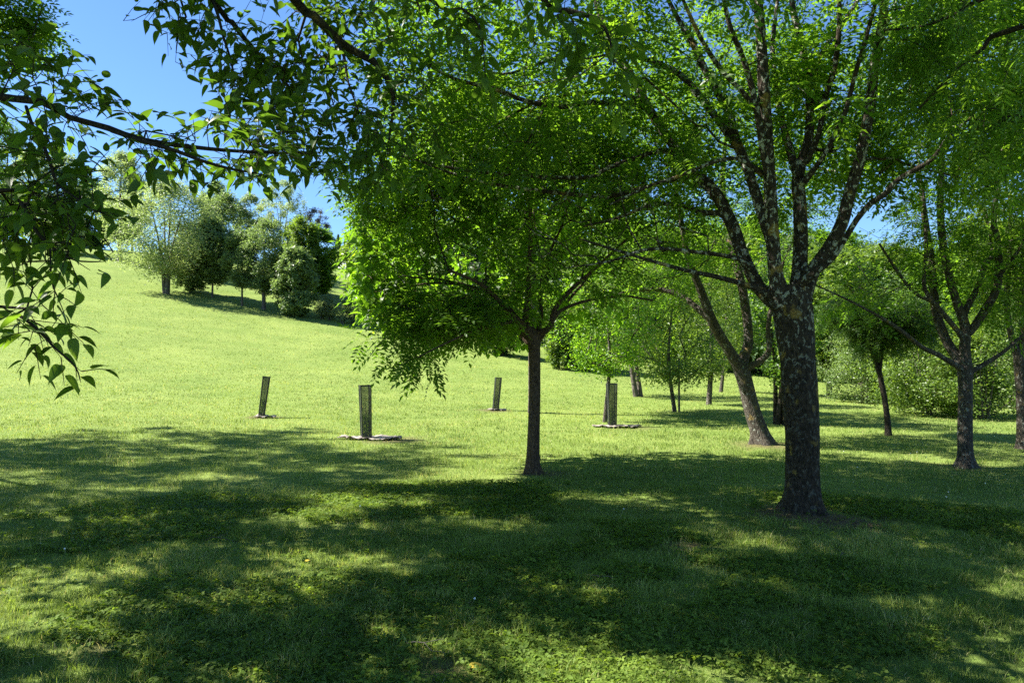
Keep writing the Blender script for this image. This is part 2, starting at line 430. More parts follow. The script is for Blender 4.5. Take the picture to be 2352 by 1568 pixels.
def foliage(name, key, pos, dirs, nrm, scale, tone, mat, base, parent):
    V, F = TEMPL[key]
    d = unit(dirs); n = unit(nrm - d * (nrm * d).sum(1, keepdims=True)); b = np.cross(n, d)
    P = V[None] * scale[:, None, None]
    out = P[..., 0:1] * d[:, None] + P[..., 1:2] * b[:, None] + P[..., 2:3] * n[:, None] + (pos - base)[:, None]
    N = len(pos); FF = (F[None] + (np.arange(N) * len(V))[:, None, None]).reshape(-1, 3)
    me = raw_mesh(name, out.reshape(-1, 3), FF, mat, np.repeat(tone, len(V)))
    return obj(name, me, parent)

def clear_near(P):
    """True where a point may carry leaves of a near tree (outside the openings one sees the sky and the meadow through)"""
    x, y = proj(P); x = np.nan_to_num(x, nan=-9999); y = np.nan_to_num(y, nan=-9999)
    k_ = 5.0; x = x + 70 * (fbm(P[:, 0] * k_ + 3 * P[:, 2], P[:, 1] * k_ + P[:, 2] * 4, 2) - .62); y = y + 60 * (fbm(P[:, 0] * k_ + 50, P[:, 1] * 2 + P[:, 2] * k_, 2) - .5)
    bad = np.zeros(len(P), bool)
    for poly in OPENINGS: bad |= inside(x, y, poly)
    return ~bad
OPENINGS = [
    [(118, -20), (283, -20), (280, 45), (330, 85), (385, 100), (345, 140), (400, 170), (462, 205), (478, 240), (400, 265), (300, 245), (240, 205), (215, 135), (130, 90)],
    [(330, 480), (430, 445), (520, 435), (640, 455), (690, 415), (770, 420), (800, 520), (795, 600), (800, 700), (826, 760), (818, 812), (880, 845), (985, 868), (1015, 822), (1060, 800), (1110, 815), (1210, 815), (1210, 1010), (-50, 1010), (-50, 905), (200, 905), (250, 830), (180, 700), (262, 620), (215, 560), (320, 500)],
    [(1245, 800), (1300, 880), (1380, 900), (1640, 905), (1700, 1010), (1700, 1600), (-50, 1600), (-50, 900), (1210, 900), (1245, 1000)],
]
def sample_crown(ells, allowed=None, rnd=None, hollow=0.35, use_open=True, minz=None, noise=0.35):
    rnd = rnd or rng; out = []
    for (c, r, n) in ells:
        c = np.array(c, float); r = np.array(r, float)
        v = unit(rnd.normal(size=(n * 4, 3))); q = rnd.random(n * 4) ** (1 / 3); q = hollow + (1 - hollow) * q
        lump = 1 + noise * (fbm(v[:, 0] * 2.2 + 7 + c[0], v[:, 1] * 2.2 + v[:, 2] * 1.7 + 3, 2) - 0.5) * 2
        P = c + v * r * (q * lump)[:, None]
        k = np.ones(len(P), bool)
        if use_open: k &= clear_near(P)
        if allowed is not None:
            x, y = proj(P); x = np.nan_to_num(x, nan=-9999); y = np.nan_to_num(y, nan=-9999)
            off = (x < -30) | (x > 2382) | (y < -30)
            k &= off | inside(x, y, allowed)
        if minz is not None: k &= P[:, 2] > minz
        out.append(P[k][:n])
    return np.vstack(out)

def off_frame(P, m=40):
    x, y = proj(P)
    return np.isnan(x) | (x < -m) | (x > 2352 + m) | (y < -m)
def twiggy(tips, sk, R, key, per, nleaf, tl, rnd, droop=0.35, sc=(0.75, 1.2), spread=1.0, tonef=None):
    """twiglets at the ends of the branches and leaves in pairs along them"""
    T = np.array([sk.pos[i] for i in tips]); PD = np.array([sk.pos[i] - sk.pos[sk.par[i]] for i in tips]); PD = unit(PD)
    n = len(T)
    D = unit(np.repeat(PD, per, 0) * 0.7 + rnd.normal(0, 0.62 * spread, (n * per, 3)) + np.array([0, 0, 0.05]))
    S = np.repeat(T, per, 0); L = tl * rnd.uniform(0.5, 1.3, n * per)
    tw = []
    mids = S + D * (L * 0.5)[:, None]; ends = S + D * L[:, None] + np.array([0, 0, -1.0]) * (droop * 0.35 * L)[:, None]
    for a, b, c in zip(S, mids, ends): tw.append((np.array([a, b, c]), np.array([0.0028, 0.002, 0.0012])))
    t = np.repeat(((np.arange(nleaf) + 0.6) / nleaf)[None], n * per, 0) + rnd.uniform(-0.06, 0.06, (n * per, nleaf))
    t = np.clip(t, 0.05, 1)[..., None]
    P = (1 - t) ** 2 * S[:, None] + 2 * t * (1 - t) * mids[:, None] + t * t * ends[:, None]
    side = unit(np.cross(D, np.array([0, 0, 1.0])) + 1e-6)
    sgn = np.where(np.arange(nleaf) % 2 == 0, 1.0, -1.0)[None, :, None]
    LD = D[:, None] * 0.75 + side[:, None] * sgn * 0.85 + rnd.normal(0, 0.28, (n * per, nleaf, 3)) + np.array([0, 0, -droop])
    N = np.array([0, 0, 1.0]) + rnd.normal(0, 0.38, (n * per, nleaf, 3))
    P = P.reshape(-1, 3); LD = LD.reshape(-1, 3); N = N.reshape(-1, 3)
    k = clear_near(P + unit(LD) * 0.08)
    P, LD, N = P[k], LD[k], N[k]
    s_ = rnd.uniform(sc[0], sc[1], len(P))
    clump = fbm(P[:, 0] * 1.6 + P[:, 2], P[:, 1] * 1.6 + P[:, 2] * 1.3, 2)
    tone = np.clip(0.15 + 0.6 * clump + rnd.normal(0, 0.14, len(P)), 0, 1)
    kk = clear_near(ends)
    tw = [a for a, b in zip(tw, kk) if b]
    return tw, P, LD, N, s_, tone

def sides_near(r): return 40 if r > 0.12 else 20 if r > 0.06 else 12 if r > 0.025 else 6 if r > 0.008 else 4
def sides_far(r): return 12 if r > 0.1 else 6 if r > 0.03 else 3

def near_tree(name, label, cat, limbs, ells, key, mat, bark, n_per, n_leaf, tl, seed, allowed=None, minz=None, bf=0.3, rough=0.06, group=None,
              droop=0.35, sc=(0.75, 1.2), hollow=0.35, tip=0.0035, extra_tips=None, noise=0.35, spread=1.0, bark_tw=None, front=None, bare=None):
    rnd = np.random.default_rng(seed)
    base = np.array(limbs[0][0][:3], float); base[2] = float(land(base[0], base[1]))
    sk = Skeleton()
    for i, lb in enumerate(limbs): sk.limb(lb)
    T = sample_crown(ells, allowed, rnd, hollow, True, minz, noise)
    if front is not None: T = T[(T[:, 1] > front) | off_frame(T, 30) | (rnd.random(len(T)) < .12)]
    tips = sk.grow(T, bf, 0.3, 0.045, (minz or 2.0) - 0.8, rnd)
    if bare is not None: sk.grow(sample_crown(bare, None, rnd, 0.1, True, minz, .3), 0.2, 0.3, 0.06, (minz or 2.0) - .5, rnd)
    if extra_tips is not None: tips = tips + extra_tips(sk)
    R = sk.radii(tip)
    root = empty(name, base); tag(root, label, cat, group)
    lim = []
    for k, (P, r) in enumerate(sk.limbs): lim.append((P - base, r))
    V, F = tube_set(lim, sides_near, rough)
    r0 = lim[0][1][0]; hx, hy = V[:, 0], V[:, 1]; fl = np.clip(1 - V[:, 2] / (r0 * 1.6), 0, 1.2) ** 2 * (np.hypot(hx, hy) < r0 * 2.2)
    an_ = np.arctan2(hy, hx); kf = 1 + fl * (0.16 + 0.28 * np.maximum(0, np.sin(an_ * 4 + seed) + .35 * np.sin(an_ * 7 + seed * 2)))
    V[:, 0] *= kf; V[:, 1] *= kf
    obj("trunk", raw_mesh("trunk", V, F, bark, smooth=True), root)
    ch = [(P - base, r) for P, r in sk.chains(R)]
    tw, P, LD, N, s_, tone = twiggy(tips, sk, R, key, n_per, n_leaf, tl, rnd, droop, sc, spread)
    ch += [(a - base, b) for a, b in tw]
    V, F = tube_set(ch, sides_near)
    obj("branches", raw_mesh("branches", V, F, bark_tw or bark, smooth=True), root)
    foliage("crown", key, P, LD, N, s_, tone, mat, base, root)
    return root

def px_limb(rows):
    """rows (px, py, depth, radius in px) -> x,y,z,r"""
    return [list(W(a, b, Y)) + [r * Y / 1700] for a, b, Y, r in rows]

# ------------------------------------------------------------------ land and turf
BARE = []          # x, y, radius, strength of worn soil round trunks and guards
P_ASH = on_ground(1225, 1087); P_MAIN = on_ground(1845, 1183); P_LEAN = on_ground(1750, 1024); P_VASE = on_ground(2218, 1073)
BARE += [(P_ASH[0] + 0.15, P_ASH[1], 0.42, 0.8), (P_MAIN[0], P_MAIN[1] - 0.2, 0.75, 0.95), (P_LEAN[0] + 0.1, P_LEAN[1] - 0.1, 0.7, 0.8), (P_VASE[0], P_VASE[1], 0.45, 0.7)]
q = on_ground(1560, 1258); BARE.append((q[0], q[1], 0.32, 0.8))
q = on_ground(1010, 1530); BARE.append((q[0], q[1], 0.28, 0.7))
q = on_ground(230, 1490); BARE.append((q[0], q[1], 0.22, 0.5))
G_POS = [on_ground(600, 958), on_ground(841, 1008), on_ground(1138, 942), on_ground(1406, 980)]
BARE += [(G_POS[0][0] + 0.1, G_POS[0][1] - 0.1, 0.42, 1.0), (G_POS[2][0], G_POS[2][1], 0.55, 0.9), (G_POS[1][0] + 0.55, G_POS[1][1] - 0.15, 0.7, 0.75), (G_POS[3][0] + 0.5, G_POS[3][1] - 0.1, 0.6, 0.6)]
BUMPS += [(P_MAIN[0], P_MAIN[1], 0.55, 0.05), (P_LEAN[0], P_LEAN[1], 0.5, 0.05)]
def bare(x, y):
    b = np.zeros(np.shape(x))
    for bx, by, r, s_ in BARE:
        d = np.sqrt((x - bx) ** 2 + ((y - by) * 1.0) ** 2) / r + (fbm(np.asarray(x) * 3.1, np.asarray(y) * 3.1, 3) - 0.5) * 1.1
        b = np.maximum(b, s_ * np.clip(1.35 - d, 0, 1))
    return b
def make_ground():
    r = np.concatenate([np.linspace(0, 2, 8), np.geomspace(2.2, 40, 230), np.geomspace(41, 1500, 130)])
    a = np.concatenate([np.linspace(-60, 60, 420), np.linspace(63, 297, 60)]) * math.pi / 180
    a = np.append(a, a[0] + 2 * math.pi)
    X = r[:, None] * np.sin(a)[None]; Y = r[:, None] * np.cos(a)[None]
    Z = land(X, Y) + (fbm(X * 2.3, Y * 2.3, 3) - 0.5) * 0.05 * (r[:, None] < 60)
    V = np.stack([X, Y, Z], -1).reshape(-1, 3)
    F = grid_faces(len(r), len(a))
    o = obj("ground", raw_mesh("ground", V, F[:, ::-1], M["meadow"], bare(V[:, 0], V[:, 1]), True))
    tag(o, kind="structure")
make_ground()

def make_grass():
    n1, n2 = 260000, 420000
    d1 = np.sqrt(rng.uniform(2.6 ** 2, 9 ** 2, n1)); d2 = 9 * (75 / 9) ** rng.random(n2)
    d = np.concatenate([d1, d2]); a = rng.uniform(-43, 43, len(d)) * math.pi / 180
    x = d * np.sin(a); y = d * np.cos(a)
    dens = fbm(x * 0.9, y * 0.9, 3); tuft = fbm(x * 3.3 + 40, y * 3.3, 2)
    bb = bare(x, y)
    keep = rng.random(len(x)) > np.clip(bb * 1.05, 0, 0.97)
    keep &= rng.random(len(x)) < np.clip(0.55 + 0.9 * (tuft - 0.3) + 0.4 * (d > 12), 0.15, 1)
    x, y, d, dens, tuft = x[keep], y[keep], d[keep], dens[keep], tuft[keep]
    n = len(x)
    sc = np.maximum(1, d / 9)
    H = (0.024 + 0.050 * np.clip((tuft - 0.35) * 2.2, 0, 1) + 0.02 * dens) * rng.uniform(0.55, 1.35, n)
    tall = rng.random(n) < 0.012; H[tall] *= 1.9
    H *= np.clip(0.9 + 0.1 * sc, 1, 1.5)
    H *= np.where(d > 12, np.clip(1.25 - d * .02, .7, 1), 1)
    Wd = 0.0042 * sc * rng.uniform(0.7, 1.3, n)
    z = land(x, y) + (fbm(x * 2.3, y * 2.3, 3) - 0.5) * 0.05 - 0.006
    th = rng.uniform(0, 2 * math.pi, n); ct, st = np.cos(th), np.sin(th)
    lean = rng.uniform(0.1, 0.95, n) * H; la = rng.uniform(0, 2 * math.pi, n); lx, ly = np.cos(la) * lean, np.sin(la) * lean
    V = np.zeros((n, 5, 3))
    hx, hy = ct * Wd / 2, st * Wd / 2
    V[:, 0] = np.stack([x - hx, y - hy, z], 1); V[:, 1] = np.stack([x + hx, y + hy, z], 1)
    mx, my = x + lx * 0.35, y + ly * 0.35
    V[:, 2] = np.stack([mx + hx * 0.8, my + hy * 0.8, z + H * 0.6], 1); V[:, 3] = np.stack([mx - hx * 0.8, my - hy * 0.8, z + H * 0.6], 1)
    V[:, 4] = np.stack([x + lx, y + ly, z + H], 1)
    f = np.array([(0, 1, 2), (0, 2, 3), (3, 2, 4)])
    F = (f[None] + (np.arange(n) * 5)[:, None, None]).reshape(-1, 3)
    tone = np.clip(0.40 + 1.0 * (fbm(x * 0.55 + 9, y * 0.55, 3) - 0.5) + 0.35 * (fbm(x * 6, y * 6, 2) - 0.5) + rng.normal(0, 0.12, n), 0, 0.95)
    dry = rng.random(n) < 0.05 + 0.10 * np.clip(fbm(x * 1.4 + 70, y * 1.4, 2) - 0.45, 0, 1) * 5; tone[dry] = rng.uniform(0.85, 1, dry.sum())
    o = obj("grass", raw_mesh("grass", V.reshape(-1, 3), F, M["grass_blade"], np.repeat(tone, 5)))
    tag(o, "mown green grass blades covering the meadow and the shaded lawn", "grass", kind="stuff")
make_grass()

def make_weeds():
    n = 150000
    d = np.sqrt(rng.uniform(2.6 ** 2, 10.5 ** 2, n)); a = rng.uniform(-43, 43, n) * math.pi / 180
    x = d * np.sin(a); y = d * np.cos(a)
    patch = fbm(x * 0.8 + 21, y * 0.8 + 5, 3) + 0.10 * (x < 0.5) - 0.025 * np.maximum(d - 6, 0)
    k = (patch > 0.5) & (rng.random(n) < 0.7) & (bare(x, y) < 0.5)
    k |= rng.random(n) < 0.05
    x, y = x[k], y[k]; n = len(x)
    z = land(x, y) + (fbm(x * 2.3, y * 2.3, 3) - 0.5) * 0.05 + rng.uniform(0.015, 0.06, n)
    P = np.stack([x, y, z], 1)
    a = rng.uniform(0, 2 * math.pi, n)
    D = np.stack([np.cos(a), np.sin(a), rng.normal(0.05, 0.3, n)], 1); N = np.array([0, 0, 1.0]) + rng.normal(0, 0.35, (n, 3))
    tone = np.clip(0.3 + 0.5 * fbm(x * 2, y * 2, 2) + rng.normal(0, 0.15, n), 0, 1)
    o = foliage("ground_cover", "weed", P, D, N, rng.uniform(0.6, 1.35, n), tone, M["weed_leaf"], np.zeros(3), None)
    tag(o, "low leafy ground cover of clover and wild strawberry between the grass blades", "ground cover", kind="stuff")
_v, _f = leaf_rows(0.026, 0.019, (0, 0.25, 0.7, 1), (0, 0.85, 0.9, 0), 0.25, 0.15, 0.002)
TEMPL["weed"] = place_template(_v, _f, [(0, 0, 0, a, s_, 0.1) for a, s_ in ((0, 1.0), (2.0, 0.95), (-2.0, 0.95))])
make_weeds()

# ------------------------------------------------------------------ near trees
# the big ash on the right, its forked limbs
Y0 = P_MAIN[1]
main = [
    px_limb([(1845, 1190, Y0, 46), (1844, 1150, Y0, 40), (1844, 1080, Y0, 37), (1843, 993, Y0, 37), (1836, 900, Y0, 40), (1832, 826, Y0, 39), (1824, 745, Y0, 43), (1816, 690, Y0, 44), (1810, 655, Y0, 36)]),
    px_limb([(1800, 700, Y0, 26), (1750, 669, Y0 + .1, 20), (1707, 588, Y0 + .25, 18), (1683, 520, Y0 + .4, 18), (1639, 438, Y0 + .6, 17), (1577, 383, Y0 + .8, 15), (1548, 336, Y0 + .9, 14), (1498, 262, Y0 + 1.1, 13), (1451, 178, Y0 + 1.3, 12), (1413, 113, Y0 + 1.5, 11), (1379, 34, Y0 + 1.7, 9), (1350, -60, Y0 + 1.9, 7), (1300, -200, Y0 + 2.1, 3)]),
    px_limb([(1800, 700, Y0 - .05, 28), (1783, 636, Y0 - .1, 21), (1774, 541, Y0 - .15, 19), (1767, 402, Y0 - .2, 17), (1760, 292, Y0 - .25, 17), (1754, 201, Y0 - .3, 17), (1749, 110, Y0 - .3, 15), (1741, 0, Y0 - .3, 13), (1730, -150, Y0 - .3, 10), (1715, -350, Y0 - .2, 4)]),
    px_limb([(1836, 690, Y0 + .05, 30), (1836, 631, Y0 + .1, 23), (1839, 546, Y0 + .15, 20), (1837, 470, Y0 + .2, 19), (1834, 400, Y0 + .25, 17), (1857, 320, Y0 + .3, 13), (1860, 237, Y0 + .35, 12), (1854, 175, Y0 + .4, 11), (1840, 91, Y0 + .5, 10), (1822, 22, Y0 + .6, 8), (1800, -120, Y0 + .8, 4)]),
    px_limb([(1838, 680, Y0 - .02, 26), (1869, 617, Y0 - .05, 20), (1902, 572, Y0 - .1, 19), (1933, 515, Y0 - .15, 18), (1953, 438, Y0 - .2, 17), (1975, 365, Y0 - .25, 16), (1993, 274, Y0 - .3, 15), (2008, 164, Y0 - .35, 14), (2023, 73, Y0 - .4, 13), (2033, 0, Y0 - .45, 11), (2050, -150, Y0 - .5, 7), (2080, -320, Y0 - .5, 3)]),
    px_limb([(1770, 560, Y0 - .1, 10), (1745, 475, Y0 + .1, 15), (1716, 383, Y0 + .25, 14), (1690, 321, Y0 + .35, 13), (1672, 256, Y0 + .45, 11), (1621, 164, Y0 + .6, 10), (1592, 102, Y0 + .7, 9), (1555, 40, Y0 + .8, 7), (1500, -70, Y0 + 1, 4)]),
    px_limb([(1698, 345, Y0 + .3, 10), (1661, 292, Y0 + .5, 11), (1617, 234, Y0 + .7, 11), (1566, 175, Y0 + .9, 9), (1515, 148, Y0 + 1, 8), (1440, 120, Y0 + 1.2, 6), (1340, 60, Y0 + 1.4, 4)]),
    px_limb([(1770, 430, Y0 - .25, 8), (1752, 340, Y0 - .35, 10), (1739, 256, Y0 - .45, 9), (1719, 172, Y0 - .5, 8.5), (1697, 110, Y0 - .6, 8), (1676, 58, Y0 - .7, 7), (1650, -60, Y0 - .8, 4)]),
    px_limb([(1737, 250, Y0 - .45, 6), (1700, 205, Y0 - .5, 7), (1668, 175, Y0 - .5, 7), (1628, 120, Y0 - .55, 7), (1602, 73, Y0 - .6, 6), (1573, 10, Y0 - .7, 5), (1530, -90, Y0 - .8, 3)]),
    px_limb([(1835, 410, Y0 + .2, 11), (1807, 321, Y0 + .35, 10), (1792, 256, Y0 + .45, 9), (1781, 183, Y0 + .5, 8), (1775, 100, Y0 + .6, 7), (1790, -30, Y0 + .8, 4)]),
    px_limb([(1850, 375, Y0 + .2, 8), (1880, 310, Y0 + .1, 8), (1895, 226, Y0, 8), (1917, 153, Y0 - .05, 8), (1928, 55, Y0 - .1, 7), (1925, -60, Y0 - .15, 5)]),
    px_limb([(1858, 190, Y0 + .35, 7), (1895, 110, Y0 + .5, 7), (1930, 60, Y0 + .6, 7), (1965, 10, Y0 + .7, 6), (2010, -90, Y0 + .8, 4)]),
    px_limb([(1846, 420, Y0 + .1, 8), (1887, 365, Y0 - .05, 7), (1917, 310, Y0 - .15, 7), (1942, 256, Y0 - .25, 7), (1964, 172, Y0 - .35, 6.5), (1993, 73, Y0 - .45, 6), (2015, -10, Y0 - .5, 5), (2040, -110, Y0 - .6, 3)]),
    px_limb([(1840, 650, Y0 - .15, 12), (1880, 620, Y0 - .3, 9), (1915, 590, Y0 - .35, 8), (1968, 504, Y0 - .45, 8), (2004, 464, Y0 - .5, 8), (2033, 446, Y0 - .55, 8), (2063, 413, Y0 - .6, 7.5), (2143, 365, Y0 - .8, 6.5), (2172, 321, Y0 - .9, 5), (2230, 270, Y0 - 1, 3)]),
    px_limb([(1780, 685, Y0, 12), (1731, 660, Y0 - .1, 9), (1640, 634, Y0 - .15, 7), (1579, 622, Y0 - .2, 6), (1493, 598, Y0 - .3, 5), (1400, 570, Y0 - .4, 4), (1330, 548, Y0 - .5, 2.5)]),
    px_limb([(1740, 640, Y0 + .1, 9), (1698, 596, Y0, 7), (1602, 579, Y0 + .1, 6), (1493, 572, Y0 + .2, 5), (1400, 600, Y0 + .3, 3.5), (1300, 615, Y0 + .4, 2)]),
    px_limb([(1672, 500, Y0 + .5, 10), (1650, 489, Y0 + .5, 9), (1613, 489, Y0 + .5, 8), (1566, 471, Y0 + .6, 7), (1500, 470, Y0 + .7, 5.5), (1420, 500, Y0 + .8, 4), (1340, 520, Y0 + .9, 2.5)]),
    px_limb([(1752, 400, Y0 - .2, 7), (1697, 366, Y0 - .3, 6), (1650, 369, Y0 - .35, 6), (1603, 387, Y0 - .4, 5), (1548, 409, Y0 - .45, 4.5), (1493, 427, Y0 - .5, 4), (1400, 470, Y0 - .6, 3)]),
    px_limb([(1556, 350, Y0 + .85, 9), (1515, 347, Y0 + .9, 7), (1464, 362, Y0 + .9, 7), (1396, 386, Y0 + .9, 6.5), (1355, 407, Y0 + .9, 6), (1259, 407, Y0 + .9, 5.5), (1157, 400, Y0 + .9, 5), (1037, 386, Y0 + .9, 4), (890, 352, Y0 + .9, 2.5)]),
    px_limb([(1600, 400, Y0 + .7, 9), (1550, 410, Y0 + .8, 7.5), (1481, 431, Y0 + 1, 7), (1396, 451, Y0 + 1.1, 6.5), (1293, 444, Y0 + 1.2, 6), (1157, 427, Y0 + 1.3, 5), (1054, 403, Y0 + 1.4, 4), (960, 370, Y0 + 1.5, 2.5)]),
    px_limb([(1495, 255, Y0 + 1.1, 9), (1464, 240, Y0 + 1, 7.5), (1400, 237, Y0 + .9, 7.5), (1345, 236, Y0 + .8, 7), (1293, 246, Y0 + .7, 7), (1208, 232, Y0 + .6, 6.5), (1129, 202, Y0 + .5, 6), (1054, 185, Y0 + .4, 5), (993, 155, Y0 + .3, 4), (940, 120, Y0 + .2, 2.5)]),
    px_limb([(1480, 235, Y0 + 1.1, 6), (1420, 215, Y0 + 1.2, 5), (1340, 212, Y0 + 1.3, 5), (1280, 225, Y0 + 1.4, 4.5), (1220, 240, Y0 + 1.5, 4), (1120, 300, Y0 + 1.6, 3)]),
    px_limb([(1420, 120, Y0 + 1.4, 6), (1380, 110, Y0 + 1.4, 5), (1300, 125, Y0 + 1.4, 4.5), (1230, 150, Y0 + 1.4, 4), (1150, 170, Y0 + 1.4, 3), (1060, 140, Y0 + 1.4, 2)]),
]
main = [main[0]] + [[[x, y, z, r * (1 if i == 0 else .80)] for i, (x, y, z, r) in enumerate(l)] for l in main[1:]]
MAIN_ALLOWED = [(860, -30), (2382, -30), (2382, 300), (2230, 470), (2120, 430), (2060, 440), (2000, 560), (1935, 575), (1900, 470), (1880, 480), (1865, 500), (1760, 600), (1640, 590), (1560, 560), (1400, 480), (1100, 420), (860, 330)]
mx, my = P_MAIN[0], P_MAIN[1]
near_tree("ash_tree", "big multi-stemmed ash with thick lichen-spotted dark trunk, largest trunk in the park", "tree", main,
          [((mx - 0.6, my + 0.4, 6.3), (5.0, 4.2, 2.9), 640), ((mx - 2.6, my + 0.8, 4.7), (2.6, 1.9, 1.1), 70), ((mx - 3.4, my + .4, 5.8), (2.4, 1.5, 1.2), 80), ((mx + 1.6, my - .4, 4.8), (2.2, 1.8, 1.2), 200)],
          "ash", M["ash_leaf"], M["bark_main"], 3, 4, 0.40, 5, front=Y0 - .35, sc=(1.25, 1.95), bare=[(W(1420, 540, Y0 + .4), (1.5, .8, .75), 110), (W(1300, 420, Y0 + .9), (1.4, .6, .35), 60)], allowed=MAIN_ALLOWED, minz=2.9, bf=0.22, hollow=0.3, tip=0.0055)

# the slim ash in the middle
Y1 = P_ASH[1]
ash = [
    px_limb([(1224, 1094, Y1, 21), (1224, 1065, Y1, 16.5), (1226, 1000, Y1, 14), (1228, 900, Y1, 13), (1228, 840, Y1, 13), (1227, 800, Y1, 14), (1223, 772, Y1, 16), (1212, 757, Y1, 13)]),
    px_limb([(1220, 770, Y1, 14), (1200, 747, Y1 - .1, 11), (1186, 733, Y1 - .2, 8), (1164, 715, Y1 - .4, 6), (1145, 689, Y1 - .6, 5), (1100, 650, Y1 - .8, 4), (1030, 620, Y1 - 1, 3)]),
    px_limb([(1210, 755, Y1, 10), (1207, 737, Y1 + .05, 8), (1211, 693, Y1 + .1, 7), (1215, 627, Y1 + .15, 6), (1219, 535, Y1 + .2, 5), (1215, 440, Y1 + .2, 4), (1200, 330, Y1 + .2, 3)]),
    px_limb([(1228, 775, Y1, 10), (1240, 763, Y1, 8), (1255, 758, Y1 - .05, 7), (1267, 744, Y1 - .05, 6.5), (1269, 726, Y1 - .1, 6), (1281, 700, Y1 - .1, 5.5), (1314, 663, Y1 - .15, 5), (1347, 634, Y1 - .2, 4), (1387, 598, Y1 - .3, 3.5), (1450, 540, Y1 - .4, 2.5)]),
    px_limb([(1232, 770, Y1, 7), (1242, 740, Y1 + .2, 5), (1244, 715, Y1 + .3, 4.5), (1240, 675, Y1 + .4, 4), (1255, 600, Y1 + .6, 3.5), (1290, 520, Y1 + .8, 2.5)]),
    px_limb([(1268, 735, Y1 - .1, 5), (1290, 712, Y1 + .3, 4), (1350, 690, Y1 + .6, 3.5), (1430, 680, Y1 + .9, 2.5), (1500, 690, Y1 + 1.1, 2)]),
    px_limb([(1195, 742, Y1 - .1, 6), (1160, 700, Y1 + .2, 5), (1090, 660, Y1 + .4, 4), (1000, 650, Y1 + .5, 3), (930, 660, Y1 + .6, 2)]),
    px_limb([(1188, 734, Y1 - .2, 5), (1150, 745, Y1 - .5, 4), (1090, 760, Y1 - .8, 3), (1020, 790, Y1 - 1.1, 2.2), (960, 820, Y1 - 1.2, 1.6)]),
]
ASH_ALLOWED = [(765, 380), (795, 450), (778, 500), (795, 590), (800, 690), (832, 750), (818, 800), (870, 842), (930, 825), (985, 866), (1012, 812), (1060, 770), (1150, 735), (1235, 735), (1300, 720), (1500, 720), (1640, 660), (1640, 300), (1300, 200), (900, 180), (760, 330)]
near_tree("ash_tree", "slim young ash with straight brown trunk and wide low crown left of the big ash", "tree", ash,
          [((P_ASH[0] - 0.1, Y1, 4.1), (2.65, 2.5, 1.7), 235), (W(870, 450, Y1), (.65, 1.1, .45), 50), (W(1000, 370, Y1 + .3), (1.0, 1.1, .45), 60), (W(900, 700, Y1 - .1), (.8, 1.6, .14), 9), (W(900, 775, Y1 - .8), (.45, .5, .05), 6), (W(860, 640, Y1), (.5, 1.2, .12), 14), (W(965, 820, Y1 - .9), (.25, .3, .05), 5), (W(1090, 745, Y1 - .2), (.8, 1.4, .10), 22), (W(1010, 690, Y1 + .6), (.8, 1.2, .2), 6), (W(1040, 720, Y1), (.9, 1.3, .22), 60), ((P_ASH[0], Y1, 5.3), (2.6, 2.2, 1.3), 130)],
          "ash", M["ash_leaf"], M["bark_ash"], 3, 4, 0.32, 6, sc=(1.15, 1.8), front=Y1 - 1.2, bare=[(W(1450, 580, Y1 - .2), (1.5, 1.2, .7), 130), (W(1080, 640, Y1 - .3), (1.0, 1.0, .6), 60)], allowed=ASH_ALLOWED, minz=1.6, bf=0.25, hollow=0.15, tip=0.0045, noise=.65, droop=0.5, bark_tw=M["bark_dark"])

# catalpa behind it
pc = at(1229, 12.9)
cat = [
    [[pc[0], pc[1], pc[2] - .05, 0.075], [pc[0], pc[1], 1.2, 0.06], [pc[0] - .03, pc[1], 1.9, 0.055]],
    [[pc[0] - .03, pc[1], 1.85, 0.045], [pc[0] - .6, pc[1] + .1, 2.5, 0.035], [pc[0] - 1.3, pc[1] - .9, 2.9, 0.025], [pc[0] - 2.0, pc[1] - 1.9, 2.9, 0.012]],
    [[pc[0] - .03, pc[1], 1.85, 0.04], [pc[0] + .5, pc[1] + .1, 2.6, 0.03], [pc[0] + 1.1, pc[1] + .3, 3.3, 0.015]],
    [[pc[0] - .03, pc[1], 1.85, 0.045], [pc[0] - .1, pc[1] + .3, 3.0, 0.035], [pc[0], pc[1] + .4, 4.4, 0.02]],
]
near_tree("catalpa_tree", "young catalpa with large bright yellow-green heart-shaped leaves behind the slim ash", "tree", cat,
          [(W(858, 630, 10.9), (0.28, 0.8, 0.60), 46), (W(900, 690, 11.2), (0.5, 0.7, 0.25), 16), ((pc[0] - 2.0, pc[1] - .2, 3.05), (0.75, 1.2, 0.95), 50), ((pc[0] - 1.2, pc[1], 3.5), (1.7, 1.3, 1.1), 70), ((pc[0] + .6, pc[1], 3.3), (1.5, 1.2, 1.0), 50), ((pc[0] - .5, pc[1] - .3, 2.15), (0.6, .5, .25), 14)],
          "catalpa", M["catalpa_leaf"], M["bark_ash"], 2, 5, 0.35, 7,
          allowed=[(796, 540), (880, 500), (1500, 450), (1500, 740), (1260, 745), (1240, 800), (1110, 812), (1105, 740), (900, 745), (812, 735), (790, 600)], minz=1.85, hollow=0.1, droop=0.7, sc=(0.38, 0.85))

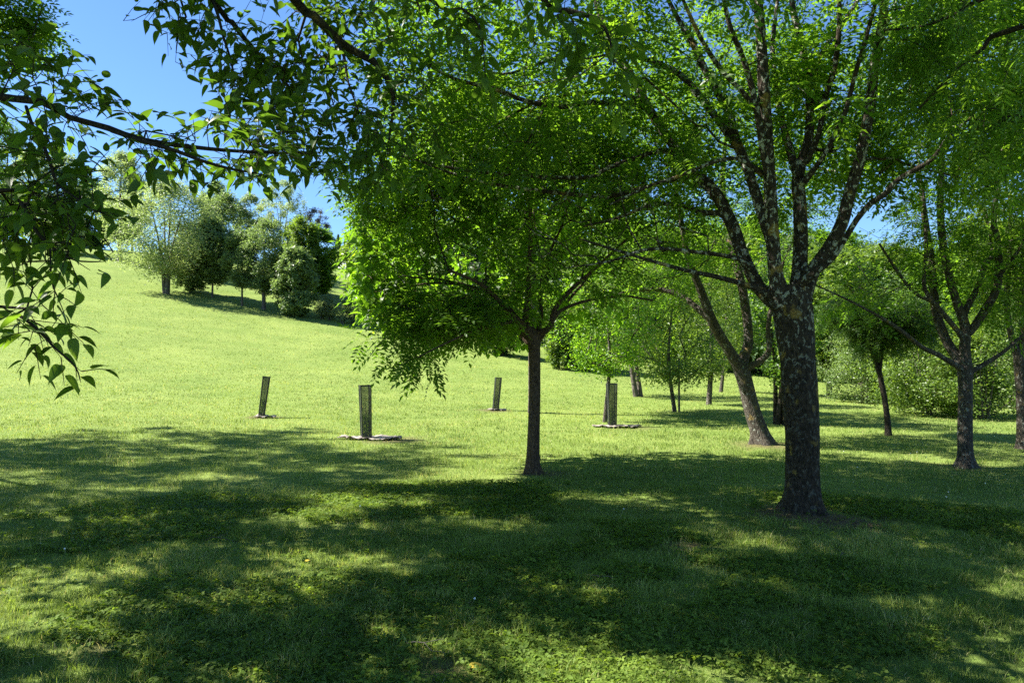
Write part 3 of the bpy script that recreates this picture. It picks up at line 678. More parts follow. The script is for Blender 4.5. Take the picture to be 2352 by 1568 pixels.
# the leaning tree
Y2 = P_LEAN[1]
lean = [
    px_limb([(1757, 1034, Y2, 27), (1748, 1000, Y2, 23), (1729, 945, Y2, 20), (1712, 880, Y2, 19), (1703, 850, Y2, 20), (1697, 838, Y2, 16)]),
    px_limb([(1702, 850, Y2, 17), (1674, 803, Y2 - .1, 13), (1650, 765, Y2 - .2, 13), (1631, 726, Y2 - .3, 12), (1607, 660, Y2 - .4, 10), (1579, 588, Y2 - .6, 8), (1560, 480, Y2 - .8, 6), (1540, 350, Y2 - 1, 4)]),
    px_limb([(1640, 745, Y2 - .2, 8), (1612, 717, Y2 + .1, 8), (1564, 679, Y2 + .4, 7), (1510, 665, Y2 + .6, 6), (1440, 670, Y2 + .8, 4), (1360, 700, Y2 + 1, 2)]),
    px_limb([(1704, 850, Y2, 16), (1708, 822, Y2 + .1, 14), (1719, 779, Y2 + .2, 12), (1709, 684, Y2 + .4, 11), (1693, 612, Y2 + .6, 10), (1674, 541, Y2 + .8, 9), (1660, 420, Y2 + 1, 7), (1670, 280, Y2 + 1.2, 4)]),
    px_limb([(1706, 852, Y2, 13), (1724, 841, Y2 - .1, 9), (1750, 826, Y2 - .2, 8), (1767, 803, Y2 - .25, 7), (1764, 755, Y2 - .3, 6), (1775, 690, Y2 - .3, 5), (1800, 600, Y2 - .3, 3)]),
]
lean = [[[x, y, z, r * .9] for x, y, z, r in l] for l in lean]
lx, ly = P_LEAN[0], P_LEAN[1]
near_tree("leaning_tree", "tree with a left-leaning lichen-grey trunk forking low, behind and left of the big ash", "tree", lean,
          [((lx - .6, ly + .3, 5.9), (3.0, 2.7, 2.4), 340), ((lx - 1.6, ly + .6, 3.9), (1.7, 1.4, .9), 80)],
          "ash_far", M["ash_leaf"], M["bark_grey"], 3, 4, 0.36, 8, allowed=[(1290, 90), (2100, 90), (2060, 450), (1960, 560), (1900, 480), (1870, 520), (1880, 700), (1780, 760), (1620, 690), (1450, 720), (1360, 690), (1290, 400)], minz=2.5, hollow=0.35)

# the vase-shaped tree on the right
Y3 = P_VASE[1]
vase = [
    px_limb([(2219, 1080, Y3, 22), (2218, 1050, Y3, 17), (2217, 990, Y3, 15.5), (2217, 945, Y3, 15), (2217, 880, Y3, 15), (2216, 845, Y3, 16), (2216, 800, Y3, 12), (2216, 748, Y3, 11), (2200, 701, Y3, 9), (2177, 622, Y3, 8.5), (2164, 550, Y3, 8), (2160, 450, Y3, 7), (2165, 300, Y3, 5), (2150, 150, Y3, 3)]),
    px_limb([(2214, 850, Y3, 13), (2193, 814, Y3 + .1, 11), (2170, 774, Y3 + .2, 10), (2150, 715, Y3 + .3, 10), (2141, 632, Y3 + .4, 9), (2134, 566, Y3 + .5, 8), (2124, 500, Y3 + .6, 7), (2110, 380, Y3 + .8, 4)]),
    px_limb([(2212, 850, Y3, 9), (2197, 840, Y3 - .1, 6.5), (2154, 814, Y3 - .3, 5.5), (2118, 797, Y3 - .4, 5), (2068, 758, Y3 - .6, 4.5), (2022, 728, Y3 - .8, 3.5), (1946, 688, Y3 - 1, 2.5), (1874, 655, Y3 - 1.2, 1.6)]),
    px_limb([(2218, 770, Y3, 9), (2236, 752, Y3 - .05, 9), (2263, 711, Y3 - .1, 9), (2289, 665, Y3 - .2, 8), (2294, 616, Y3 - .2, 8), (2291, 550, Y3 - .3, 7), (2282, 500, Y3 - .3, 6), (2300, 380, Y3 - .4, 4), (2310, 250, Y3 - .5, 3)]),
    px_limb([(2214, 725, Y3, 8), (2224, 700, Y3 + .1, 7), (2246, 659, Y3 + .2, 6), (2263, 606, Y3 + .3, 6), (2280, 580, Y3 + .4, 4), (2262, 480, Y3 + .6, 3)]),
    px_limb([(2222, 860, Y3, 9), (2236, 850, Y3, 6), (2276, 827, Y3 - .1, 5), (2315, 800, Y3 - .2, 4), (2370, 750, Y3 - .3, 2.5)]),
    px_limb([(2212, 780, Y3, 7), (2203, 764, Y3 - .1, 6), (2167, 721, Y3 - .2, 6), (2136, 684, Y3 - .3, 5), (2122, 649, Y3 - .3, 4.5), (2127, 560, Y3 - .4, 4), (2120, 420, Y3 - .4, 2.5)]),
    px_limb([(2146, 695, Y3 - .3, 4.5), (2101, 672, Y3 - .4, 4), (2065, 629, Y3 - .5, 3.5), (2020, 560, Y3 - .6, 2.5)]),
    px_limb([(2290, 640, Y3 - .2, 5), (2320, 600, Y3 - .3, 4), (2350, 560, Y3 - .4, 3.5), (2400, 470, Y3 - .5, 2)]),
]
vx, vy = P_VASE[0], P_VASE[1]
near_tree("vase_shaped_tree", "ash with grey blotched trunk splitting into upright stems, second trunk from right edge", "tree", vase,
          [((vx + .3, vy, 5.2), (2.9, 2.6, 2.3), 420), ((vx - 1.5, vy - .6, 3.3), (1.3, 1.2, .8), 80), ((vx + 1, vy, 3.2), (1.6, 1.6, .8), 90)],
          "ash", M["ash_leaf"], M["bark_grey"], 3, 4, 0.40, 9, front=Y3 - .3, sc=(1.0, 1.6), bare=[(W(2060, 600, Y3 - .3), (.9, .8, .8), 60), (W(2290, 620, Y3), (.9, .8, .7), 40)],
          allowed=[(1960, 120), (2382, 60), (2382, 800), (2230, 770), (2215, 640), (2190, 560), (2150, 640), (2040, 730), (1960, 730), (1900, 650), (2000, 600), (2055, 590), (2075, 520), (2040, 430), (2000, 300)], minz=1.9, hollow=0.3)

# far right edge tree
pe = at(2350, 14.3)
edge = [
    px_limb([(2351, 1030, 14.3, 15), (2349, 960, 14.3, 12), (2344, 880, 14.3, 11), (2340, 815, 14.3, 12)]),
    px_limb([(2340, 820, 14.3, 9), (2325, 780, 14.3, 7), (2312, 700, 14.4, 6), (2318, 600, 14.5, 5), (2320, 450, 14.6, 3)]),
    px_limb([(2340, 818, 14.3, 9), (2350, 770, 14.3, 7), (2345, 690, 14.2, 6), (2352, 560, 14.1, 5), (2370, 400, 14, 3)]),
]
near_tree("edge_ash_tree", "slender tree with pale patched upper stems, rightmost trunk cut by the right edge", "tree", edge,
          [((pe[0] + .5, pe[1], 5), (2.6, 2.4, 2.1), 300)], "ash_far", M["fresh_leaf"], M["bark_grey"], 4, 5, 0.38, 10,
          allowed=[(2200, 150), (2382, 100), (2382, 820), (2280, 800), (2230, 600)], minz=2.2)

# leaning thin tree with a dark round crown
pg = on_ground(2040, 1001); Yg = pg[1]
dk = [
    px_limb([(2041, 1006, Yg, 8), (2038, 960, Yg, 6.5), (2032, 915, Yg, 6), (2024, 876, Yg, 6), (2018, 840, Yg, 5)]),
    px_limb([(2022, 865, Yg, 5), (2000, 800, Yg, 4), (1975, 750, Yg, 3)]),
    px_limb([(2020, 850, Yg, 5), (2030, 790, Yg, 4), (2060, 740, Yg, 3)]),
    px_limb([(2018, 845, Yg, 4), (2010, 770, Yg + .4, 3), (2010, 700, Yg + .5, 2)]),
]
near_tree("round_headed_tree", "small dark-crowned tree on a thin curved stem between the big ash and the shrubs", "tree", dk,
          [((pg[0] - .1, Yg, 2.75), (1.15, 1.1, .85), 330)], "ash_far", M["dark_leaf"], M["bark_dark"], 3, 5, 0.26, 12,
          allowed=[(1890, 690), (2150, 690), (2150, 850), (2090, 880), (1930, 870), (1890, 800)], minz=1.3, sc=(0.6, 0.9), hollow=.1)

# ------------------------------------------------------------------ mulberry boughs hanging into the view
ml = [
    [[-5.0, 3.0, -0.05, 0.20], [-5.0, 3.0, 1.0, 0.16], [-4.9, 3.05, 2.0, 0.15], [-4.8, 3.1, 3.2, 0.13], [-4.8, 3.2, 4.8, 0.10], [-4.9, 3.4, 6.6, 0.06]],
    [[-4.9, 3.05, 2.2, 0.07], [-3.8, 3.3, 2.75, 0.04]] + px_limb([(0, 223, 3.6, 9), (160, 270, 3.7, 6.5), (250, 295, 3.8, 7), (330, 322, 3.9, 6), (480, 342, 4.1, 4.5), (600, 350, 4.4, 3.5), (715, 352, 4.7, 2.5)]),
    px_limb([(255, 300, 3.8, 5), (330, 325, 3.75, 5), (400, 345, 3.8, 4.5), (460, 368, 3.9, 4), (530, 388, 4.0, 3), (590, 398, 4.1, 2)]),
    px_limb([(60, 245, 3.62, 4), (74, 287, 3.5, 4), (105, 346, 3.45, 3.8), (123, 402, 3.4, 3.4), (136, 427, 3.4, 3), (169, 451, 3.4, 2.4), (200, 474, 3.4, 2), (218, 484, 3.4, 1.5)]),
    px_limb([(130, 415, 3.4, 2.5), (133, 454, 3.35, 2.2), (144, 474, 3.3, 2), (167, 507, 3.3, 1.4)]),
    [[-4.9, 3.0, 1.7, 0.05], [-3.6, 3.1, 2.1, 0.03]] + px_limb([(0, 438, 3.4, 5), (33, 451, 3.4, 4.5), (60, 482, 3.4, 4.2), (72, 515, 3.4, 4), (103, 554, 3.4, 3.6), (123, 571, 3.4, 3), (154, 590, 3.4, 2.4), (185, 600, 3.4, 2), (226, 601, 3.4, 1.4)]),
    px_limb([(115, 566, 3.4, 2.4), (117, 620, 3.35, 2), (122, 659, 3.35, 1.6), (130, 675, 3.3, 1.2)]),
    [[-4.95, 3.0, 1.35, 0.04], [-3.6, 3.0, 1.75, 0.025]] + px_limb([(0, 704, 3.5, 3.6), (37, 721, 3.5, 3.4), (77, 748, 3.5, 3.2), (113, 785, 3.5, 2.8), (135, 807, 3.5, 2.4), (165, 832, 3.5, 2), (179, 854, 3.5, 1.6), (184, 873, 3.5, 1.1)]),
]
def twigs_along(which, every, length, rnd_seed, zr=(-0.6, 0.35), frm=0.0):
    """short side twigs off the hand drawn boughs, so that leaves hang along them"""
    def f(sk):
        r = np.random.default_rng(rnd_seed); tips = []
        for li in which:
            P, R = sk.limbs[li]
            A = np.array(sk.pos); L = 0
            for i in range(1, len(P)):
                L += np.linalg.norm(P[i] - P[i - 1])
                if i < len(P) * frm: continue
                if L > every:
                    L = 0
                    j = int(np.argmin(((A - P[i]) ** 2).sum(1)))
                    d = P[i] - P[i - 1]; d = d / np.linalg.norm(d)
                    s_ = np.cross(d, [0, 0, 1.0]) * r.choice([-1, 1]) * r.uniform(0.2, 1)
                    v = d * 0.5 + s_ + np.array([0, 0, r.uniform(*zr)]); v = v / np.linalg.norm(v) * length * r.uniform(0.4, 1.3)
                    prev = j
                    for t in (0.5, 1.0):
                        p = P[i] + v * t + np.array([0, 0, -0.03 * t])
                        sk.pos.append(p); sk.par.append(prev); sk.fix.append(0.0); sk.plen.append(sk.plen[prev] + length / 2); prev = len(sk.pos) - 1
                    tips.append(prev)
            # and the very end
            j = int(np.argmin(((A - P[-1]) ** 2).sum(1)))
            p = P[-1] + (P[-1] - P[-2]) * 0.6
            sk.pos.append(p); sk.par.append(j); sk.fix.append(0.0); sk.plen.append(sk.plen[j] + .1); tips.append(len(sk.pos) - 1)
        return tips
    return f
def shade_crown(root, base, ells, seed, n_leaf=95, spread=0.52, key="broad", mat=None, sk_limbs=None, bark=None, sc=(1.0, 1.45)):
    """the part of a crown above and beside the view: it only dapples the lawn, so simpler leaves"""
    rnd = np.random.default_rng(seed); Ts = []
    for (c, r, n) in ells:
        c = np.array(c, float); r = np.array(r, float)
        v = unit(rnd.normal(size=(n, 3))); q = 0.35 + 0.65 * rnd.random(n) ** (1 / 3)
        Ts.append(c + v * r * (q * (0.75 + 0.5 * h2(v[:, 0] * 3 + c[0], v[:, 1] * 3 + v[:, 2] * 2)))[:, None])
    T = np.vstack(Ts); T = T[off_frame(T, 120)]; T = T[T[:, 2] > 2.4]
    sk = Skeleton()
    for lb in sk_limbs: sk.limb(lb, step=0.3)
    sk.grow(T, 0.25, 0.5, 0.08, 1.5, rnd); R = sk.radii(0.006)
    V, F = tube_set([(P - base, r) for P, r in sk.chains(R)], sides_far)
    obj("upper_branches", raw_mesh("upper_branches", V, F, bark, smooth=True), root)
    m_ = len(T) * n_leaf; a = rnd.uniform(0, 2 * math.pi, m_); q = np.sqrt(rnd.random(m_)) * np.repeat(spread * rnd.uniform(.6, 1.35, len(T)), n_leaf)
    P = np.repeat(T, n_leaf, 0) + np.stack([np.cos(a) * q, np.sin(a) * q, rnd.normal(0, .14, m_)], 1)
    P = P[off_frame(P, 60)]
    a = rnd.uniform(0, 2 * math.pi, len(P))
    D = np.stack([np.cos(a), np.sin(a), rnd.normal(-0.3, 0.3, len(P))], 1); N = np.array([0, 0, 1.0]) + rnd.normal(0, .45, (len(P), 3))
    foliage("upper_crown", key, P, D, N, rnd.uniform(sc[0], sc[1], len(P)), np.clip(rnd.normal(.5, .2, len(P)), 0, 1), mat, base, root)
m1 = near_tree("mulberry_tree", "mulberry whose dark leafy boughs reach in from the left edge in front of the meadow", "tree", ml,
          [(W(110, 170, 3.8), (0.32, 0.45, 0.16), 22), (W(30, 330, 3.7), (0.28, 0.4, 0.5), 24), (W(430, 320, 4.1), (0.62, 0.4, 0.12), 36), (W(620, 320, 4.5), (0.35, 0.4, 0.2), 26),
           (W(120, 420, 3.5), (0.24, 0.3, 0.2), 26), (W(60, 560, 3.5), (0.24, 0.3, 0.22), 26), (W(40, 460, 3.6), (0.22, .3, .2), 16), (W(60, 760, 3.5), (.12, .2, .1), 7)],
          "mulberry", M["mulberry_leaf"], M["bark_dark"], 2, 3, 0.17, 21, minz=0.9, bf=0.15, hollow=0.05, tip=0.0022, droop=0.3, sc=(0.45, 1.02), noise=.2,
          extra_tips=twigs_along([1, 2, 3, 4, 5, 6, 7], 0.10, 0.13, 5))
trunk1 = [[-4.8, 3.1, 3.0, 0.12], [-4.8, 3.2, 4.8, 0.10], [-4.9, 3.4, 6.6, 0.06]]
shade_crown(m1, np.array(m1.location), [((-5.2, 4.6, 5.8), (3.6, 4.0, 2.2), 58), ((-8.0, 7.6, 6.5), (3.4, 4.0, 2.4), 135), ((-6.3, 8.4, 7.8), (3.0, 2.6, 1.1), 110)], 31, sk_limbs=[trunk1, [[-4.8, 3.2, 4.2, 0.07], [-6, 5, 5.5, 0.05], [-7.6, 7, 6.5, 0.03]]], bark=M["bark_dark"], mat=M["mulberry_leaf"])

mo = [
    [[-2.6, -1.2, -0.05, 0.19], [-2.6, -1.2, 1.5, 0.15], [-2.5, -1.1, 3.0, 0.13], [-2.4, -0.9, 4.6, 0.10], [-2.3, -0.6, 6.4, 0.05]],
    [[-2.5, -1.1, 3.2, 0.08], [-2.2, 1.0, 4.3, 0.06], [-1.9, 3.2, 4.6, 0.045]] + px_limb([(660, -20, 5.0, 11), (718, 34, 5.1, 10), (769, 85, 5.2, 9.5), (804, 113, 5.3, 9), (859, 142, 5.3, 8), (888, 178, 5.3, 6), (903, 219, 5.3, 4.5), (900, 273, 5.3, 3.2), (893, 325, 5.3, 2)]),
    [[-2.2, 1.0, 4.3, 0.05], [-2.2, 3.0, 4.7, 0.03]] + px_limb([(485, -5, 5.6, 6.5), (533, 51, 5.7, 6), (574, 106, 5.8, 5.5), (615, 147, 5.8, 5), (656, 191, 5.8, 4.2), (677, 232, 5.8, 3.5), (690, 275, 5.8, 2.4)]),
    px_limb([(488, -2, 5.6, 4), (502, 40, 5.5, 3.5), (513, 85, 5.4, 3), (530, 137, 5.4, 2.6), (538, 180, 5.4, 2)]),
    [[-2.3, 3.0, 4.7, 0.02]] + px_limb([(412, -10, 5.6, 3), (410, 40, 5.6, 2.4), (409, 80, 5.6, 2), (405, 112, 5.6, 1.4)]),
    px_limb([(410, 0, 5.6, 2), (375, 20, 5.6, 1.8), (340, 30, 5.6, 1.4), (310, 45, 5.6, 1.0)]),
    px_limb([(769, 85, 5.2, 5), (790, 130, 5.1, 3.5), (800, 190, 5.0, 2.6), (822, 250, 5.0, 1.8)]),
    [[-1.9, 3.2, 4.6, 0.03]] + px_limb([(960, -20, 4.8, 5), (1060, 20, 4.8, 3.5), (1100, 60, 4.8, 2.6), (1110, 120, 4.8, 1.8)]),
    [[-1.9, 3.2, 4.6, 0.03], [0.0, 3.9, 4.3, 0.02]] + px_limb([(1240, -10, 4.6, 7), (1300, 25, 4.6, 6.5), (1370, 42, 4.6, 5), (1400, 90, 4.6, 3), (1410, 150, 4.6, 2)]),
]
m2 = near_tree("overhanging_mulberry_tree", "mulberry whose dark pointed-leaved boughs hang in from the top edge left of centre", "tree", mo,
          [(W(640, 110, 5.6), (0.6, .5, .42), 66), (W(760, 250, 5.5), (0.52, .5, .5), 66), (W(560, 200, 5.6), (0.28, .4, .3), 26), (W(870, 120, 5.3), (0.45, .5, .5), 36), (W(700, 370, 5.4), (0.3, .3, .12), 18),
           (W(900, 330, 5.3), (0.3, .4, .35), 26), (W(430, 60, 5.6), (0.2, .3, .25), 14), (W(1290, 60, 4.6), (0.35, .3, .14), 12), (W(1400, 110, 4.6), (0.16, .2, .16), 7), (W(1060, 30, 4.8), (0.3, .3, .15), 12)],
          "mulberry", M["mulberry_leaf"], M["bark_dark"], 2, 3, 0.18, 22, minz=2.2, bf=0.15, hollow=0.05, tip=0.0022, droop=0.35, sc=(0.55, 1.15), noise=.2,
          extra_tips=twigs_along([1, 2, 3, 4, 5, 6, 7, 8], 0.13, 0.15, 6, frm=0.35))
shade_crown(m2, np.array(m2.location), [((-2.2, 2.2, 6.0), (3.6, 3.6, 1.8), 28), ((-1.0, 4.6, 7.2), (3.2, 2.6, 1.2), 34)], 32, n_leaf=105, spread=.46, sk_limbs=[mo[0], mo[1][:3]], bark=M["bark_dark"], mat=M["mulberry_leaf"])

# tree standing beyond the left edge: its twigs show in the top left corner, its shade lies on the lawn
fl = [[[-14.5, 12.5, 0.0, 0.22], [-14.4, 12.5, 2.5, 0.17], [-14.3, 12.6, 5, 0.13], [-14.4, 12.6, 8, 0.07]],
      [[-14.3, 12.6, 3, 0.08], [-12.5, 13, 5, 0.05], [-11, 13.5, 6, 0.03]], [[-14.3, 12.6, 4, 0.08], [-13.2, 11, 6, 0.05], [-12, 9.5, 7.5, 0.02]],
      [[-14.3, 12.6, 4.4, 0.08], [-13, 15, 6, 0.05], [-12.6, 17, 7.5, 0.02]]]
near_tree("left_ash_tree", "ash whose feathery top shows in the upper left corner above the mulberry", "tree", fl,
          [((-13.6, 12.8, 7.2), (4.6, 5.2, 3.2), 420), ((-7.3, 10.5, 6.3), (0.55, 0.5, 0.6), 20)], "ash_far", M["ash_leaf"], M["bark_grey"], 6, 7, 0.42, 13,
          allowed=[(-60, 0), (45, 10), (60, 25), (115, 30), (100, 75), (75, 100), (60, 110), (-60, 130)], minz=3.2, hollow=.2)

# dark narrow-leaved tree hanging in at the top right corner
nr = [[[6.2, 1.6, 0.0, 0.2], [6.2, 1.7, 2.2, 0.15], [6.0, 2.2, 4, 0.1], [5.5, 3.0, 5.5, 0.06]],
      [[6.1, 2.0, 3.2, 0.05], [5.0, 3.6, 3.9, 0.03]] + px_limb([(2352, 60, 5.6, 7), (2260, 110, 5.8, 5), (2180, 180, 6, 4), (2110, 250, 6.2, 2.5)]),
      [[6.1, 2.0, 3.4, 0.05], [4.8, 3.8, 4.4, 0.03]] + px_limb([(2300, -20, 5.4, 6), (2200, 30, 5.6, 4), (2120, 60, 5.8, 3), (2030, 70, 6, 2)]),
      [[6.1, 2.0, 2.9, 0.04], [5.2, 3.6, 3.1, 0.025]] + px_limb([(2370, 260, 5.8, 5), (2300, 300, 6, 4), (2240, 330, 6.1, 2.5)])]
near_tree("narrow_leaved_ash_tree", "dark tree with long narrow leaflets drooping in from the top right corner", "tree", nr,
          [(W(2250, 120, 5.9), (.8, .9, .6), 40), (W(2120, 60, 6.0), (.35, .5, .25), 16), (W(2310, 330, 6.0), (.3, .5, .35), 22), (W(2090, 180, 6.4), (.3, .4, .4), 10)],
          "narrow", M["ash_leaf"], M["bark_dark"], 3, 3, 0.24, 14, allowed=[(1940, -30), (2382, -30), (2382, 480), (2280, 470), (2200, 380), (2110, 300), (2060, 180), (2010, 60)], minz=2.4, hollow=.05, droop=0.9, tip=.0025)

# ------------------------------------------------------------------ trees standing further off, each with its own trunk and crown
def far_tree(name, label, base, H, r, low, mat, bark, seed, n_leaf=9000, key="clump", stems=1, lean=0.0, group=None, targets=110, trunk_r=None,
             cat="tree", scale=(0.8, 1.5), shape=0.5, sag=0.0, squash=1.0, spread=0.42, ry=None):
    """H height, r crown radius, low height of the lowest leaves; shape moves the widest part up or down"""
    rnd = np.random.default_rng(seed); base = np.array(base, float); sk = Skeleton()
    tr = trunk_r or (0.012 * H + 0.03)
    for s_ in range(stems):
        a = s_ * 2 * math.pi / stems + 0.6; k = 0.0 if stems == 1 else 0.22
        top = base + [lean * H + k * r * 1.6 * math.cos(a), k * r * 1.6 * math.sin(a), H * 0.86]
        mid = base + [lean * H * 0.6 + k * r * .5 * math.cos(a) + rnd.normal(0, .08), k * r * .5 * math.sin(a), H * 0.4]
        st = base + [k * .6 * math.cos(a), k * .6 * math.sin(a), -0.08]
        q = tr if stems == 1 else tr * 0.7
        if s_ == 0: sk.limb([list(st) + [q * 1.3], list(st + (mid - st) * .12) + [q], list(mid) + [q * .7], list(top) + [q * .15]], step=.5)
        else: sk.limb([list(st) + [q * 1.2], list(mid) + [q * .65], list(top) + [q * .15]], start=0, step=.5)
    n = targets
    t = rnd.random(n * 3); z = low + (H - low) * t
    prof = np.sin(np.pi * np.clip(t, 0.001, .999) ** (math.log(0.5) / math.log(shape))) ** 0.45
    ang = rnd.uniform(0, 2 * math.pi, n * 3); rad = r * prof * np.sqrt(rnd.uniform(0.12, 1, n * 3)) * (0.78 + 0.44 * h2(np.cos(ang) * 2 + seed, np.sin(ang) * 2 + z * .9))
    T = base + np.stack([np.cos(ang) * rad + lean * z, np.sin(ang) * rad * squash * (1 if ry is None else ry / r), z - sag * rad], 1)
    T = T[:n]; T = T[T[:, 2] > base[2] + 0.15]
    sk.grow(T, 0.3, max(.5, H * .08), .06, base[2] + low * .5, rnd)
    R = sk.radii(0.008 + 0.0006 * H)
    root = empty(name, base); tag(root, label, cat, group)
    V, F = tube_set([(P - base, q) for P, q in sk.limbs], sides_far, 0.05); obj("trunk", raw_mesh("trunk", V, F, bark, smooth=True), root)
    V, F = tube_set([(P - base, q) for P, q in sk.chains(R)], sides_far); obj("branches", raw_mesh("branches", V, F, bark, smooth=True), root)
    n_leaf = int(n_leaf * .72)
    c = rnd.integers(0, len(T), n_leaf)
    sg = spread * r * (0.42 if targets > 60 else 0.55)
    P = T[c] + rnd.normal(0, sg * .62, (n_leaf, 3)) * np.array([1, 1, 0.95])
    g = land(P[:, 0], P[:, 1]); P = P[P[:, 2] > g + 0.05]
    m_ = len(P); a = rnd.uniform(0, 2 * math.pi, m_)
    out = unit(P - (base + [0, 0, (low + H) / 2]))
    D = np.stack([np.cos(a), np.sin(a), rnd.normal(-.2, .5, m_)], 1); N = np.array([0, 0, .8]) + out * .5 + rnd.normal(0, .45, (m_, 3))
    cl = h2(np.arange(len(T)) * 7.7, np.arange(len(T)) * 3.1 + seed)[c[:m_] % len(T)]
    tone = np.clip(0.2 + 0.45 * cl + rnd.normal(0, .16, m_), 0, 1)
    foliage("crown", key, P, D, N, rnd.uniform(scale[0], scale[1], m_), tone, mat, base, root)
    return root

GH = "trees standing on the sunlit hillside"
far_tree("multi_stemmed_tree", "pale grey-green tree with several stems from one base, tallest in front on the hillside", at(380, 63), 9.3, 4.1, 1.6, M["pale_leaf"], M["bark_far"], 40, 26000, "tuft", 4, 0, GH, 200, 0.2, scale=(.9, 1.6), shape=.5)
far_tree("hillside_tree", "pale tree with a short bare trunk, standing left of the multi-stemmed tree on the slope", at(272, 76), 11.2, 2.6, 1.9, M["pale_leaf"], M["bark_far"], 41, 15000, "tuft", 1, 0, GH, 130, 0.2, scale=(1, 1.8))
far_tree("hillside_tree", "thin-stemmed darker tree just right of the multi-stemmed pale tree", at(486, 65), 6.8, 2.1, 1.4, M["mid_leaf"], M["bark_far"], 42, 14000, "clump", 1, 0, GH, 120, 0.09)
far_tree("hillside_tree", "low brownish twiggy tree with leaves to the ground between pale tree and thin-stemmed tree", at(436, 66), 5.0, 1.9, 0.3, M["mid_leaf"], M["bark_far"], 43, 9000, "clump", 3, 0, GH, 90, 0.07)
far_tree("hillside_tree", "mid-green rounded tree rising behind the thin-stemmed tree", at(508, 80), 8.3, 3.2, 1.0, M["mid_leaf"], M["bark_far"], 44, 15000, "clump", 1, 0, GH, 120)
far_tree("hillside_tree", "slender small-crowned tree on a thin straight stem, left of the dark-trunked one", at(555, 62.5), 6.3, 1.6, 1.7, M["mid_leaf"], M["bark_far"], 45, 11000, "tuft", 1, 0, GH, 100, 0.09, scale=(.8, 1.4))
far_tree("hillside_tree", "grey-green oval tree with a short dark trunk in the hillside group", at(605, 62), 7.4, 2.1, 1.5, M["mid_leaf"], M["bark_far"], 46, 17000, "tuft", 1, 0, GH, 140, 0.17, scale=(.8, 1.5))
far_tree("hillside_tree", "broad bushy tree with foliage down to the grass at the right of the group", at(678, 60.5), 5.4, 1.85, 0.15, M["mid_leaf"], M["bark_far"], 47, 15000, "clump", 2, 0, GH, 130, 0.1)
far_tree("hillside_tree", "tall wispy pale tree whose see-through top stands highest behind the group", at(644, 84), 10.8, 2.7, 3.0, M["pale_leaf"], M["bark_far"], 48, 13000, "tuft", 3, 0, GH, 120, 0.12, scale=(.8, 1.4), spread=.3)
far_tree("hillside_tree", "light green tree between wispy tree and dark tree", at(690, 74), 7.6, 2.2, 0.8, M["fresh_leaf"], M["bark_far"], 49, 12000, "clump", 1, 0, GH, 110)
far_tree("hillside_tree", "dense dark green tree with leaves to the ground at the right end of the group", at(730, 76), 6.6, 2.1, 0.2, M["ash_leaf"], M["bark_far"], 50, 17000, "clump", 1, 0, GH, 130)
far_tree("hillside_tree", "thin reddish-brown topped tree above the dark green one", at(722, 84), 8.2, 1.5, 4.5, M["red_leaf"], M["bark_far"], 51, 3500, "tuft", 1, 0, GH, 60, spread=.3)
far_tree("hillside_tree", "small blue-green tree top just left of the wispy tree", at(572, 88), 8.6, 1.9, 2, M["grey_leaf"], M["bark_far"], 52, 6000, "clump", 1, 0, GH, 80)
far_tree("hillside_tree", "green tree top peeping up behind the multi-stemmed tree on its right", at(492, 92), 9.8, 1.8, 3, M["mid_leaf"], M["bark_far"], 53, 6000, "clump", 1, 0, GH, 80)
GL = "trees along the upper left of the hill"
far_tree("hilltop_tree", "very dark tree left of the pale short-trunked tree", at(215, 100), 9.0, 3.6, 0.3, M["dark_leaf"], M["bark_far"], 54, 15000, "clump", 1, 0, GL, 120, scale=(1, 1.9))
far_tree("hilltop_tree", "pale feathery tree behind the mulberry twigs on the left", at(140, 92), 11.5, 3.2, 1.2, M["pale_leaf"], M["bark_far"], 55, 14000, "tuft", 1, 0, GL, 120, scale=(1, 2))
far_tree("hilltop_tree", "pale broad tree second from the left edge on the hill", at(70, 90), 11, 3.2, 1.0, M["pale_leaf"], M["bark_far"], 56, 14000, "tuft", 1, 0, GL, 120, scale=(1, 2))
far_tree("hilltop_tree", "tall dark pine-like tree at the left edge of the photo", at(8, 96), 15.5, 3.4, 3.5, M["dark_leaf"], M["bark_far"], 57, 14000, "tuft", 1, 0, GL, 110, scale=(1, 2))
far_tree("hilltop_tree", "low grey-green tree on the slope seen through mulberry leaves", at(125, 78), 4.6, 2.6, 0.3, M["grey_leaf"], M["bark_far"], 58, 9000, "clump", 2, 0, GL, 90)
far_tree("hilltop_tree", "dark tree beside the left edge below the pine-like one", at(-20, 84), 8, 3.6, 0.6, M["dark_leaf"], M["bark_far"], 59, 10000, "clump", 1, 0, GL, 90, scale=(1, 1.8))
far_tree("hilltop_tree", "pale tree crown peeping over the short-trunked hillside tree", at(300, 96), 10.0, 2.6, 2.0, M["pale_leaf"], M["bark_far"], 60, 10000, "tuft", 1, 0, GL, 100, scale=(1, 2))

GS = "grey-green shrubs at the right end of the hillside group"
for i, (px, Y, H, r, lb) in enumerate([(738, 61, 1.9, 1.0, "rounded grey shrub beside the bushy tree, leftmost of the shrub row"), (757, 61, 2.0, 0.9, "vase-shaped grey shrub with bare stems, second in the shrub row"),
                                     (786, 60, 1.9, .85, "small grey-green shrub, third in the shrub row"), (812, 60.5, 2.3, 1.0, "twiggy brownish shrub next to the catalpa leaves"), (850, 64, 2.6, 1.3, "shrub mostly hidden behind catalpa leaves")]):
    far_tree("shrub", lb, at(px, Y), H, r, 0.25, M["grey_leaf"], M["bark_far"], 70 + i, 3600, "tuft", 5, 0, GS, 70, 0.045, "shrub", (.5, .95), shape=.6)

